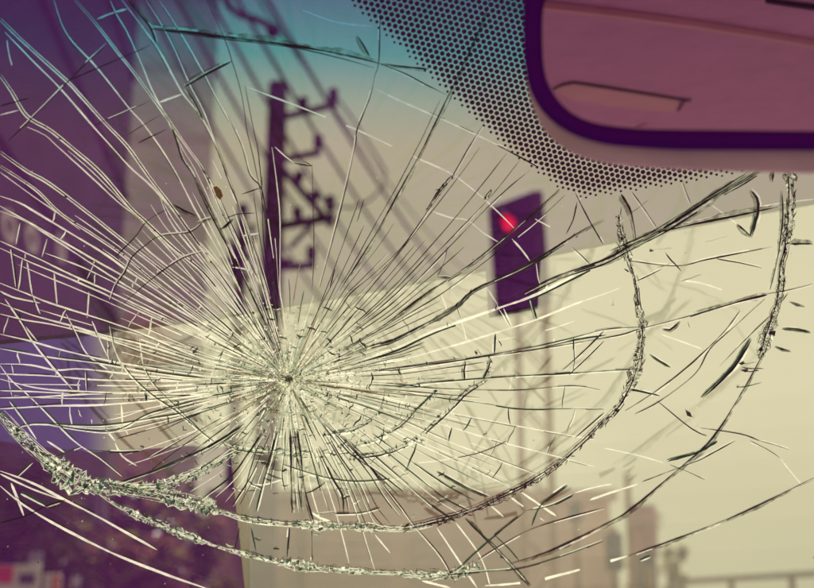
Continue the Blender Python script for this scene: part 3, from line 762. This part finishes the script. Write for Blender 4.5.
for k in range(36):                                   # loose shards between the outer rings on the right
    t = random.random(); px = random.uniform(590, 800); py = random.uniform(190, 430)
    if random.random() < .45 or px+.35*py > 905 or px < 600+.1*(py-190): continue
    a = math.atan2(py-IC[1], px-IC[0])+random.choice((0, 0, 1.2, -1.0))+random.gauss(0, .25); ln = random.uniform(6, 26)
    path = [Vector((px+math.cos(a)*ln*z/5, py+math.sin(a)*ln*z/5+.6*math.sin(z))) for z in range(6)]
    strand(mb, path, random.uniform(.5, 1.0), random.choices((1, 2, 0), (4, 1, 2))[0], nn=NKk, jit=.2, taper=(.1, .1), wav=.5)
    if random.random() < .25: chip(mb, px, py, random.uniform(1.2, 2.6), random.choice((5, 5, 1)), nn=NKk, el=2, a=a)
tag(mb.build('splinters', CM, ws, inv=False), kind='stuff')
mb = MB()
for k in range(2300):                                  # crushed glass at the point of impact
    r = abs(random.gauss(0, 35)); a = random.uniform(0, 6.283); p = pol(r, a)
    mi = random.choices((0, 3, 4, 2), (7, 4, 3.0 if r < 18 else 1, .5 if math.sin(a) < .2 else (.6 if r < 22 else 3)))[0]
    chip(mb, p.x, p.y, random.uniform(.35, 1.1), mi, nn=NKk+random.uniform(.0003, .0012), el=random.uniform(1, 3.2), a=math.atan2(p.y-IC[1], p.x-IC[0])+random.gauss(0, .7))
tag(mb.build('crushed_glass', CM, ws, inv=False), kind='stuff')
mb = MB()
for k in range(150):                                  # specks of glass dust
    px, py = random.uniform(0, 814), random.uniform(170, 588)
    if random.random() < .5: px, py = random.uniform(0, 210), random.uniform(380, 588)
    chip(mb, px, py, random.uniform(.25, .8), random.choice((0, 0, 4, 1)), nn=NKk, el=1.2)
tag(mb.build('glass_dust', CM, ws, inv=False), kind='stuff')
mb = MB(); ring = [(213, 187), (217, 186), (221, 190), (223, 196), (220, 200), (216, 196)]
mb.hexa([glass(x, y, .0004) for x, y in ring], [glass(x, y, .0011) for x, y in ring])
tag(mb.build('leaf_fragment', M_leaf), 'tiny dried brown leaf fragment stuck to the glass beside the utility pole', 'leaf')

# ================================================================== REAR-VIEW MIRROR
mir = empty('rear_view_mirror'); MN = Vector((-.22, -.97, -.10)).normalized()
MP = at_depth(640, 70, .45)
def onm(px, py, off=0.0):
    d = ray(px, py); t = (MP+MN*off-C).dot(MN)/d.dot(MN); return C+d*t
mir.location = MP
tag(mir, 'rear view mirror with dark purple bezel and mauve shell, reflecting the car ceiling', 'mirror')
MXR = 1090
def loop(left, corner, bottom_r, top_y):
    """outline: left column, rounded lower-left corner points, lower edge to the right end, mirrored upper edge"""
    L = [(left, top_y+46)]+corner+[(MXR-60, bottom_r), (MXR-22, bottom_r-14), (MXR, bottom_r-55), (MXR, top_y+60), (MXR-25, top_y+16), (MXR-70, top_y),
         (left+70, top_y), (left+28, top_y+12), (left+6, top_y+30)]
    return L
outer = loop(523, [(523.5, 60), (526, 82), (533, 101), (548, 120), (568, 134), (603, 145), (672, 150), (814, 150.5)], 150, -62)
inner = loop(541.5, [(542, 60), (545, 80), (553, 96), (568, 113), (589, 123), (637, 129), (814, 131)], 131, -44)
shell = loop(524, [(524.5, 60), (527, 92), (534, 115), (551, 139), (568, 149), (603, 159), (672, 164), (814, 168)], 168, -58)
def res_loop(P, n=72):
    tot = sum((Vector(P[i])-Vector(P[(i+1) % len(P)])).length for i in range(len(P))); o = []; 
    for k in range(n):
        s = tot*k/n
        for i in range(len(P)):
            a = Vector(P[i]); c = Vector(P[(i+1) % len(P)]); l = (c-a).length
            if s <= l: o.append(tuple(a+(c-a)*(s/l))); break
            s -= l
    return o
def smooth(P, it=3):
    for _ in range(it):
        P = [((P[i-1][0]+2*P[i][0]+P[(i+1) % len(P)][0])/4, (P[i-1][1]+2*P[i][1]+P[(i+1) % len(P)][1])/4) for i in range(len(P))]
    return P
oL, iL, sL = [smooth(res_loop(P, 120)) for P in (outer, inner, shell)]
b = MB(); n = len(oL); rings = [[onm(x, y, .0) for x, y in oL], [onm(x, y, .004) for x, y in [(.85*o[0]+.15*i[0], .85*o[1]+.15*i[1]) for o, i in zip(oL, iL)]],
     [onm(x, y, .004) for x, y in [(.25*o[0]+.75*i[0], .25*o[1]+.75*i[1]) for o, i in zip(oL, iL)]], [onm(x, y, .0) for x, y in iL], [onm(x, y, -.006) for x, y in iL], [onm(x, y, -.006) for x, y in oL]]
base = []
for rg in rings: base.append(len(b.v)); b.v += [tuple(p) for p in rg]
for q in range(len(rings)):
    a0, a1 = base[q], base[(q+1) % len(rings)]
    for k in range(n): b.f.append([a0+k, a0+(k+1) % n, a1+(k+1) % n, a1+k]); b.m.append(0)
b.build('bezel', M_bezel, mir, smooth=True)
b = MB(); b.hexa([onm(x, y, -.001) for x, y in iL], [onm(x, y, -.005) for x, y in iL]); b.build('mirror_glass', M_mirror, mir)
b = MB(); ctr = Vector((sum(p[0] for p in sL)/n, sum(p[1] for p in sL)/n)); base = []
for sc, off in ((1.0, -.0065), (1.0, -.012), (.97, -.02), (.88, -.028), (.6, -.034)):
    base.append(len(b.v)); b.v += [tuple(onm(ctr.x+(x-ctr.x)*(1-(1-sc)*.35), ctr.y+(y-ctr.y)*sc, -.0065)+MN*(off+.0065)) for x, y in sL]
for a0, a1 in zip(base, base[1:]):
    for k in range(n): b.f.append([a0+k, a0+(k+1) % n, a1+(k+1) % n, a1+k]); b.m.append(0)
b.f.append([base[-1]+k for k in range(n)]); b.m.append(0); b.f.append([base[0]+k for k in range(n)]); b.m.append(0)
b.build('housing', M_shell, mir, smooth=True)
b = MB(); e0 = onm(835, 20, -.03); gp = glass(835, -40, .002); b.tube([e0, (e0+gp)/2+Vector((0, 0, .004)), gp], [.009, .008, .012], 12); b.build('stem', M_shell, mir, smooth=True)
# what the mirror shows: seams and a grip recess on the headliner
def mref(px, py, dz=0.0):
    p = onm(px, py, -.001); d = (p-C).normalized(); r = d-MN*(2*d.dot(MN)); return p+r*((ZH-dz-p.z)/r.z)
def hpatch(name, px, m, t0, t1, parent=head):
    b = MB(); b.hexa([mref(x, y, t0) for x, y in px], [mref(x, y, t1) for x, y in px]); o = b.build(name, m, parent); return o
def hseam(name, a, c, w, m, th=.002):
    b = MB(); P = [mref(x, y, .0005) for x, y in a]; Q = [mref(x, y, .0005) for x, y in c]
    for i in range(len(P)-1):
        dn = Vector((0, 0, -th)); b.hexa([P[i], P[i+1], Q[i+1], Q[i]], [P[i]+dn, P[i+1]+dn, Q[i+1]+dn, Q[i]+dn])
    b.build(name, m, head)
hpatch('grip_panel', [(552, 90), (560, 86), (574, 83), (625, 91), (680, 100), (676, 110), (672, 112), (620, 107), (575, 101)], M_trim, .001, .002)
hseam('panel_gap', [(552, 89), (562, 83.5), (574, 81), (625, 89), (684, 98.5), (691, 99)], [(552, 90), (562, 85), (574, 82.6), (625, 90.6), (684, 100.2), (691, 100.4)], 1, M_gap, .0015)
hseam('panel_gap', [(683, 100.5), (677, 110)], [(684.5, 101), (678.5, 110.5)], 1, M_gap, .0015)
hseam('welt', [(534, 0), (620, 10), (700, 21), (820, 41)], [(534, 3), (620, 13), (700, 24), (820, 44)], 1, M_trim, .006)
hseam('seam', [(534, 3.2), (620, 13.2), (700, 24.2), (820, 44.2)], [(534, 4), (620, 14.5), (700, 26), (820, 46)], 1, M_gap, .001)
hseam('seam', [(765, -3), (790, 1), (820, 5)], [(765, -1), (790, 3), (820, 7.5)], 1, M_gap, .004)
hseam('seam', [(636, 128), (646, 123)], [(638, 129), (648, 124)], 1, M_trim, .003)

# ================================================================== STREET
# --- utility poles
def up_pole(px_top, y, h_px, rad, arms, label, group):
    base = at_y(px_top[0], px_top[1], y); t = empty('utility_pole', (base.x, y, 0)); tag(t, label, 'utility pole', group)
    b = MB(); n = 9; b.tube([(base.x, y, base.z*k/n) for k in range(n+1)], [rad*(1.18-.3*k/n) for k in range(n+1)], 14); b.build('pole', M_pole, t, smooth=True)
    for (ax, ay, bx, by, wd), inss in arms:
        p = at_y(ax, ay, y-.15); q = at_y(bx, by, y-.15); b = MB(); b.bar(p, q, wd, wd*1.1); a = b.build('crossarm', M_arm, t)
        for (ix, iy, ih) in inss:
            p = at_y(ix, iy, y-.15); b = MB(); hh = ih*y/FPX/math.cos(PITCH)
            b.tube([p, p+Vector((0, 0, hh*.25)), p+Vector((0, 0, hh*.3)), p+Vector((0, 0, hh*.55)), p+Vector((0, 0, hh*.6)), p+Vector((0, 0, hh*.9)), p+Vector((0, 0, hh))], [.03, .03, .06, .075, .06, .075, .035], 10)
            b.build('insulator', M_ins, a, smooth=True)
    return t
up_pole((278, 84), 15, 0, .155, [((284, 117, 337, 104, .07), [(303, 113, 18), (333, 106, 20)]),
    ((284, 159, 321, 152, .07), [(318, 153, 20)]), ((280, 166, 332, 226, .08), [(299, 184, 14), (314, 204, 14)]),
    ((276, 227, 333, 217, .09), [(297, 222, 16), (330, 216, 22)]), ((290, 248, 314, 222, .05), []),
    ((272, 268, 315, 265, .08), [(286, 270, 12), (311, 265, 20)])],
    'dark utility pole with five stepped crossarms and stubby insulators seen through the cracks', None)
up_pole((243, 205), 26, 0, .15, [((226, 262, 256, 236, .1), [(231, 256, 10), (252, 237, 14)]), ((228, 240, 258, 262, .1), []), ((232, 275, 256, 276, .1), [(252, 274, 10)])],
    'short dark utility pole with crossed brackets, standing behind the tall stepped one', None)
# equipment can on the short pole
o = [x for x in bpy.data.objects if x.name.startswith('utility_pole')][-1]
p = at_y(238, 262, 25.6); b = MB(); b.tube([p-Vector((0, 0, .35)), p+Vector((0, 0, .3)), p+Vector((0, 0, .36))], [.2, .2, .12], 12); b.build('transformer', M_arm, o, smooth=True)

# --- wires
def wire(a, ya, c, yc, rad, label, sag=.25, extra=None):
    P = at_y(*a, ya); Q = at_y(*c, yc); pts = []
    for k in range(-2, 19):
        t = k/16; pts.append(P+(Q-P)*t-Vector((0, 0, sag*4*t*(1-t))))
    b = MB(); b.tube(pts, rad, 6); tag(b.build('overhead_wire', M_wire, smooth=True), label, 'wire', 'overhead wires')
wire((262, -10), 11, (452, 285), 30, .03, "thick dark overhead wire passing closest above the utility pole's top arm"); wire((232, -10), 11.5, (425, 292), 30, .03, "dark overhead wire crossing just behind the utility pole's upper arms")
wire((205, -10), 12, (392, 300), 30, .03, 'dark overhead wire crossing behind the middle crossarms of the utility pole'); wire((172, -10), 12.5, (362, 305), 30, .03, 'dark overhead wire crossing behind the lowest crossarm of the utility pole')
wire((140, -10), 13, (325, 305), 30, .03, 'dark overhead wire crossing the grey tower before the short pole'); wire((300, 60), 14, (470, 275), 34, .014, 'thin overhead wire between the utility pole and the traffic light')
b = MB(); pts = [at_y(x, y, 14.5) for x, y in ((318, 196), (335, 206), (352, 208), (370, 200), (384, 186), (386, 172), (376, 155), (352, 118), (333, 92))]
b.tube(pts, .016, 6); tag(b.build('hanging_cable', M_wire, smooth=True), 'dark loose cable looping down beside the utility pole', 'cable')
ia = empty('lamp_arm', at_y(231, 8, 12)); tag(ia, 'dark hanging arm ending in a round knob above the utility pole', 'arm')
b = MB(); b.tube([at_y(222, -12, 12), at_y(229, 6, 12), at_y(240, 15, 12), at_y(256, 19, 12), at_y(268, 25, 12)], .045, 8); b.build('arm', M_arm, ia, smooth=True)
p = at_y(273, 31, 12); b = MB(); b.tube([p+Vector((0, 0, .09)), p+Vector((0, 0, .05)), p, p-Vector((0, 0, .05)), p-Vector((0, 0, .08))], [.03, .075, .085, .07, .03], 12); b.build('knob', M_ins, ia, smooth=True)

# --- traffic light on a lattice mast
tl = empty('traffic_light', (at_y(531, 400, 10).x, 10, 0)); tag(tl, 'black traffic light showing red on a brown lattice mast', 'traffic light')
F4 = [at_depth(487, 207, 10.2), at_depth(532, 190, 9.75), at_depth(541, 307, 9.75), at_depth(495, 318, 10.2)]
eU = (F4[1]-F4[0]); eV = (F4[3]-F4[0]); fn = eU.cross(eV).normalized()
if fn.y > 0: fn = -fn
b = MB(); b.hexa(F4, [q-fn*.14 for q in F4]); o = b.build('housing', M_sig, tl); md = o.modifiers.new('bevel', 'BEVEL'); md.width = .02; md.segments = 2
for k, m in enumerate((M_red, M_lensoff, M_lensoff)):
    c = F4[0]+eU*.5+eV*(.2+.3*k) if k else F4[0]+eU*.46+eV*.2
    r = .085; u = eU.normalized(); v = fn.cross(u).normalized()
    ringp = [c+(u*math.cos(2*math.pi*j/20)+v*math.sin(2*math.pi*j/20))*r for j in range(20)]
    b = MB(); b.hexa([q+fn*.003 for q in ringp], [q*.5+c*.5+fn*.03 for q in ringp]); ln = b.build('lens', m, tl)
    b = MB(); dn = Vector((0, 0, 1)); arc = [j for j in range(21)]
    A = [c+(u*math.cos(math.pi*j/20)+dn*math.sin(math.pi*j/20))*(r*1.1) for j in arc]
    for j in range(20):
        w0 = fn*(.13*math.sin(math.pi*(j+.5)/20)+.02); sc = 1.06
        B0 = [c+(A[j+x]-c)*sc for x in (0, 1)]
        b.hexa([A[j]+fn*.002, A[j+1]+fn*.002, B0[1]+fn*.002, B0[0]+fn*.002], [A[j]+w0, A[j+1]+w0, B0[1]+w0, B0[0]+w0])
    b.build('visor', M_sig, ln)
m0 = at_y(520, 400, 10.35); m1 = at_y(549, 400, 10.35); topz = at_y(520, 312, 10.35).z; wd = m1.x-m0.x
for (x, y) in ((m0.x, 10.25), (m1.x, 10.25), (m0.x, 10.5), (m1.x, 10.5)):
    b = MB(); b.bar((x, y, 0), (x, y, topz+.2), .035); b.build('mast_leg', M_rust, tl)
z = .3; fl = 0
while z < topz:
    for y in (10.25, 10.5):
        b = MB(); xa, xb = (m0.x, m1.x) if fl else (m1.x, m0.x); b.bar((xa, y, z), (xb, y, z+.3), .018); b.build('mast_brace', M_rust, tl)
    z += .3; fl = 1-fl

# --- dark corner building with pale letters
bd = empty('corner_building', (-9, 22, 0)); tag(bd, 'tall dark plum building with pale raised letters on its street wall', 'building')
pe = at_y(129, 150, 30)
A = Vector((-5.9, 9, 0)); E = Vector((pe.x, 30, 0)); HB = 30
b = MB(); ring = [A, E, E+Vector((-14, 3, 0)), A+Vector((-16, 0, 0))]; b.hexa(ring, [q+Vector((0, 0, HB)) for q in ring]); b.build('wall', M_dark, bd)
wd_ = (E-A).normalized(); wn = Vector((wd_.y, -wd_.x, 0))
for k in range(5):
    b = MB(); z0 = 8.5+k*3.6; b.hexa([A+wn*.01+Vector((0, 0, z0)), E+wn*.01+Vector((0, 0, z0)), E+wn*.09+Vector((0, 0, z0)), A+wn*.09+Vector((0, 0, z0))],
        [A+wn*.01+Vector((0, 0, z0+.12)), E+wn*.01+Vector((0, 0, z0+.12)), E+wn*.09+Vector((0, 0, z0+.12)), A+wn*.09+Vector((0, 0, z0+.12))]); b.build('string_course', M_dark, bd)
def onwall(px, py):
    d = ray(px, py); t = (A-C).dot(wn)/d.dot(wn); return C+d*t
for ch, px, py, hp in (('O', 5, 228, 30), ('O', 28, 240, 26), ('U', 58, 250, 24)):
    p = onwall(px, py); cu = bpy.data.curves.new('letter', 'FONT'); cu.body = ch; cu.extrude = .03; cu.align_x = 'CENTER'; cu.align_y = 'CENTER'
    sz = hp*p.y/FPX*1.4; cu.size = sz; cu.offset = .05*sz
    tmp = bpy.data.objects.new('tmp', cu); COL.objects.link(tmp); bpy.context.view_layer.update()
    me = bpy.data.meshes.new_from_object(tmp.evaluated_get(bpy.context.evaluated_depsgraph_get())); bpy.data.objects.remove(tmp)
    me.materials.clear(); me.materials.append(M_letter)
    # text x axis runs along the street wall away from the car
    me.transform(Matrix.Diagonal((1.7, 1, 1, 1)))
    xa = wd_; za = Vector((0, 0, 1)); ya = xa.cross(za)
    MT = Matrix(((xa.x, za.x, wn.x, p.x+wn.x*.05), (xa.y, za.y, wn.y, p.y+wn.y*.05), (xa.z, za.z, wn.z, p.z), (0, 0, 0, 1)))
    me.transform(MT); o = bpy.data.objects.new('letter', me); COL.objects.link(o); o.parent = bd
    o.matrix_parent_inverse = Matrix.Translation(bd.location).inverted()
# --- grey tower behind it
gt = empty('office_tower', (-10, 48, 0)); tag(gt, 'plain pale grey tower block between the dark building and the utility poles', 'building')
g0 = at_y(112, 300, 48).x; g1 = at_y(205, 300, 48).x
b = MB(); fp = [(g0-4, 48), (g1, 48), (g1*1.32, 62), (g0-8, 62)]; b.hexa([(x, y, 0) for x, y in fp], [(x, y, 46) for x, y in fp]); b.build('wall', M_grey, gt)
for k in range(11):
    b = MB(); b.box((g0-4.05, 47.85, 3.4+k*3.6), (g1+.1, 47.995, 3.75+k*3.6)); b.build('ledge', M_grey2, gt)
b = MB(); p = at_y(148, 322, 47.4); b.box((p.x-.9, 47.2, 0), (p.x+1.0, 47.8, p.z+.5)); b.build('doorway_tower', M_mauve2, gt)
# --- low mauve shop across the junction
ls = empty('low_shop', (0, 22, 0)); tag(ls, 'low flat roofed mauve shop with slatted shutters and tan pillar', 'building')
l0 = at_y(212, 560, 22).x; l1 = at_y(612, 560, 22).x; lz = at_y(520, 494, 22).z
b = MB(); b.box((l0, 22, 0), (l1, 29, lz)); b.build('wall', M_mauve, ls)
b = MB(); b.box((l0-.12, 21.75, lz-.12), (l1+.12, 29.1, lz+.06)); b.build('roof_slab', M_mauve2, ls)
for (xa, xb) in ((-2.9, -.3), (.1, 2.2)):
    for k in range(9):
        b = MB(); b.box((xa, 21.93, .35+k*.24), (xb, 21.985, .35+k*.24+.2)); b.build('shutter_slat', M_mauve2, ls)
xp = at_y(251, 560, 21.9).x; b = MB(); b.box((xp-.14, 21.7, 0), (xp+.14, 21.98, lz-.14)); b.build('pillar', M_tan, ls)
xp = at_y(303, 560, 21.9).x; b = MB(); b.box((xp-.06, 21.8, 0), (xp+.06, 21.92, lz-.14)); b.build('drain_pipe', M_rust, ls)
# --- small signals at the junction
def small_signal(px, py0, py1, wpx, y, label):
    p0 = at_y(px, py0, y); p1 = at_y(px, py1, y); h = p0.z-p1.z; wdt = wpx*y/FPX
    t = empty('signal_post', (p0.x, y, 0)); tag(t, label, 'traffic light')
    b = MB(); b.tube([(p0.x+wdt*.1, y+.12, 0), (p0.x+wdt*.1, y+.12, p1.z), (p0.x+wdt*.1, y+.12, p0.z+.1)], .05, 10); b.build('post', M_rust, t, smooth=True)
    b = MB(); b.box((p0.x-wdt/2, y-.1, p1.z), (p0.x+wdt/2, y+.08, p0.z)); o = b.build('housing', M_sig, t); md = o.modifiers.new('bevel', 'BEVEL'); md.width = .03
    for k in range(2):
        c = Vector((p0.x, y-.1, p1.z+h*(.28+.44*k))); r = min(wdt*.33, h*.17)
        b = MB(); b.tube([c+Vector((0, .0, 0)), c+Vector((0, -.02, 0)), c+Vector((0, -.035, 0))], [r, r, r*.6], 14); b.build('lens', M_lensoff, t)
small_signal(575, 503, 522, 12, 19, 'small dark signal head on a brown post before the mauve shop')
small_signal(613, 533, 571, 16, 18, 'larger black pedestrian signal head at the corner of the mauve shop')
small_signal(648, 548, 566, 9, 24, 'tiny dark signal head on a thin post beside the pink hoarding')
def post(px, pyt, y, r, label, m):
    p = at_y(px, pyt, y); b = MB(); b.tube([(p.x, y, 0), (p.x, y, p.z*.5), (p.x, y, p.z), (p.x, y, p.z+.05)], [r*1.1, r, r*.9, r*.4], 10); tag(b.build('thin_post', m, smooth=True), label, 'post')
post(627, 474, 30, .09, 'tall thin brown post rising above the pink hoarding', M_rust)
hb = empty('hoarding', (at_y(643, 560, 32).x, 32, 0)); tag(hb, 'faded pink street hoarding board on two posts', 'hoarding')
p = at_y(632, 505, 32); q = at_y(658, 556, 32); b = MB(); b.box((p.x, 31.95, q.z), (q.x, 32.05, p.z)); b.build('board', M_bb1, hb)
for x in (p.x+.1, q.x-.1): b = MB(); b.box((x-.05, 32.06, 0), (x+.05, 32.16, p.z-.05)); b.build('post', M_arm, hb)
# --- beam at the lower right
fb = empty('guard_rail', (at_y(740, 575, 30).x, 30, 0)); tag(fb, 'grey horizontal rail on posts running along the far kerb', 'rail')
P0 = at_y(676, 582, 30); P1 = at_y(830, 573, 24); b = MB(); b.bar(P0, P1+(P1-P0)*.6, .12, .13); b.build('rail', M_beam, fb)
for t in (.05, .42, .8, 1.2): q = P0+(P1-P0)*t; b = MB(); b.box((q.x-.06, q.y+.07, 0), (q.x+.06, q.y+.19, q.z+.02)); b.build('post', M_beam, fb)

# --- trees
def tree(name, px, y, pytop, wpx, m, label, n=1500, lo=.25, ls_=.11, group=None, dens=1.0):
    p = at_y(px, pytop, y); H = p.z; rad = wpx*y/FPX/2; t = empty(name, (p.x, y, 0)); tag(t, label, 'tree', group)
    b = MB(); b.tube([(p.x, y, 0), (p.x+.05, y, H*.3), (p.x-.04, y, H*.6), (p.x, y, H*.9)], [.05*H**.7, .04*H**.7, .025*H**.7, .01], 8)
    cl = []
    for k in range(11):
        a = random.uniform(0, 6.28); rr = rad*random.uniform(.3, .85); zz = H*random.uniform(lo+.12, .9)
        e = Vector((p.x+rr*math.cos(a), y+rr*math.sin(a), zz)); b.tube([(p.x, y, zz*.62), ((p.x+e.x)/2, (y+e.y)/2, zz*.86), e], [.03, .02, .008], 5); cl.append((e, rad*random.uniform(.25, .5)))
    b.build('trunk', M_bark, t, smooth=True)
    b = MB()
    for k in range(n):
        c, r = random.choice(cl); d = Vector((random.gauss(0, 1), random.gauss(0, 1), random.gauss(0, .8))).normalized()*r*random.uniform(.3, 1)**.5
        q = c+d
        if q.z > H*1.03: continue
        s = ls_*random.uniform(.5, 1.2); u = Vector((random.gauss(0, 1), random.gauss(0, 1), random.gauss(0, 1))).normalized(); v = u.cross(Vector((random.gauss(0, 1), random.gauss(0, 1), random.gauss(0, 1)))).normalized()
        b.poly([q-u*s, q+v*s*.45, q+u*s, q-v*s*.45], random.choices((0, 1, 2), (6, 2, 2))[0])
    b.build('crown', [m, M_leafo, M_leafb], t, inv=False)
tree('street_tree', 18, 14.6, 448, 190, M_leafo, 'olive green street tree below the dark plum building', 2600)
tree('street_tree', 95, 18, 462, 210, M_leafd, 'dark leafy street tree between the olive tree and the short pole', 3200)
tree('street_tree', 172, 24, 478, 150, M_leafd, 'dark street tree next to the short utility pole', 2400)
tree('street_tree', 120, 16, 520, 170, M_leafb, 'low brown bush before the dark street tree', 1800, .1)
tree('street_tree', 200, 18, 510, 70, M_leafo, 'small olive shrub at the foot of the short pole', 900, .1)
tree('street_tree', 668, 34, 538, 34, M_leafo, 'thin olive tree beside the grey rail', 700, .1)
tree('street_tree', 640, 40, 500, 60, M_leafb, 'sparse brown tree behind the pink hoarding', 700, .15)
# --- made-up boards in place of blurred, unreadable shapes under the trees
def standin(px0, py0, px1, py1, y, m, panels, label):
    p = at_y(px0, py0, y); q = at_y(px1, py1, y); t = empty('street_standin', ((p.x+q.x)/2, y, 0)); tag(t, label, 'standin')
    cx = (p.x+q.x)/2; b = MB(); b.tube([(cx, y+.06, 0), (cx, y+.06, q.z*.6), (cx, y+.06, q.z+.05)], .025, 8); b.build('post', M_arm, t, smooth=True)
    b = MB(); b.box((p.x, y-.02, q.z), (q.x, y+.03, p.z)); bo = b.build('board', m, t); md = bo.modifiers.new('bevel', 'BEVEL'); md.width = .012; md.segments = 2
    for (a0, b0, a1, b1, pm) in panels:
        u = at_y(a0, b0, y-.03); v = at_y(a1, b1, y-.03); b = MB(); b.box((u.x, y-.045, v.z), (v.x, y-.0215, u.z)); b.build('panel', pm, bo)
M_blue = mat('standin_blue', (.12, .3, .5), .6); M_or = mat('standin_orange', (.7, .25, .12), .6); M_rd = mat('standin_red', (.75, .06, .08), .6)
standin(-6, 565, 39, 596, 11.5, M_vanw, [(-4, 566, 12, 583, M_rd), (20, 574, 34, 584, M_pane)], 'white stand-in board with a red patch and dark window below the olive tree')
standin(29, 552, 41, 576, 12.5, M_carl, [(31, 562, 40, 570, M_vanw), (37, 570, 41, 575, M_blue)], 'small lilac sign with white and blue patches above the red and white board')
standin(44, 574, 60, 600, 12.0, M_vanw, [(53, 575, 59, 596, M_or)], 'white and orange sign beside the red and white board')
standin(71, 577, 80, 588, 13.5, M_carl, [(73, 579, 78, 586, M_vanw)], 'tiny pale sign under the dark leafy street tree')
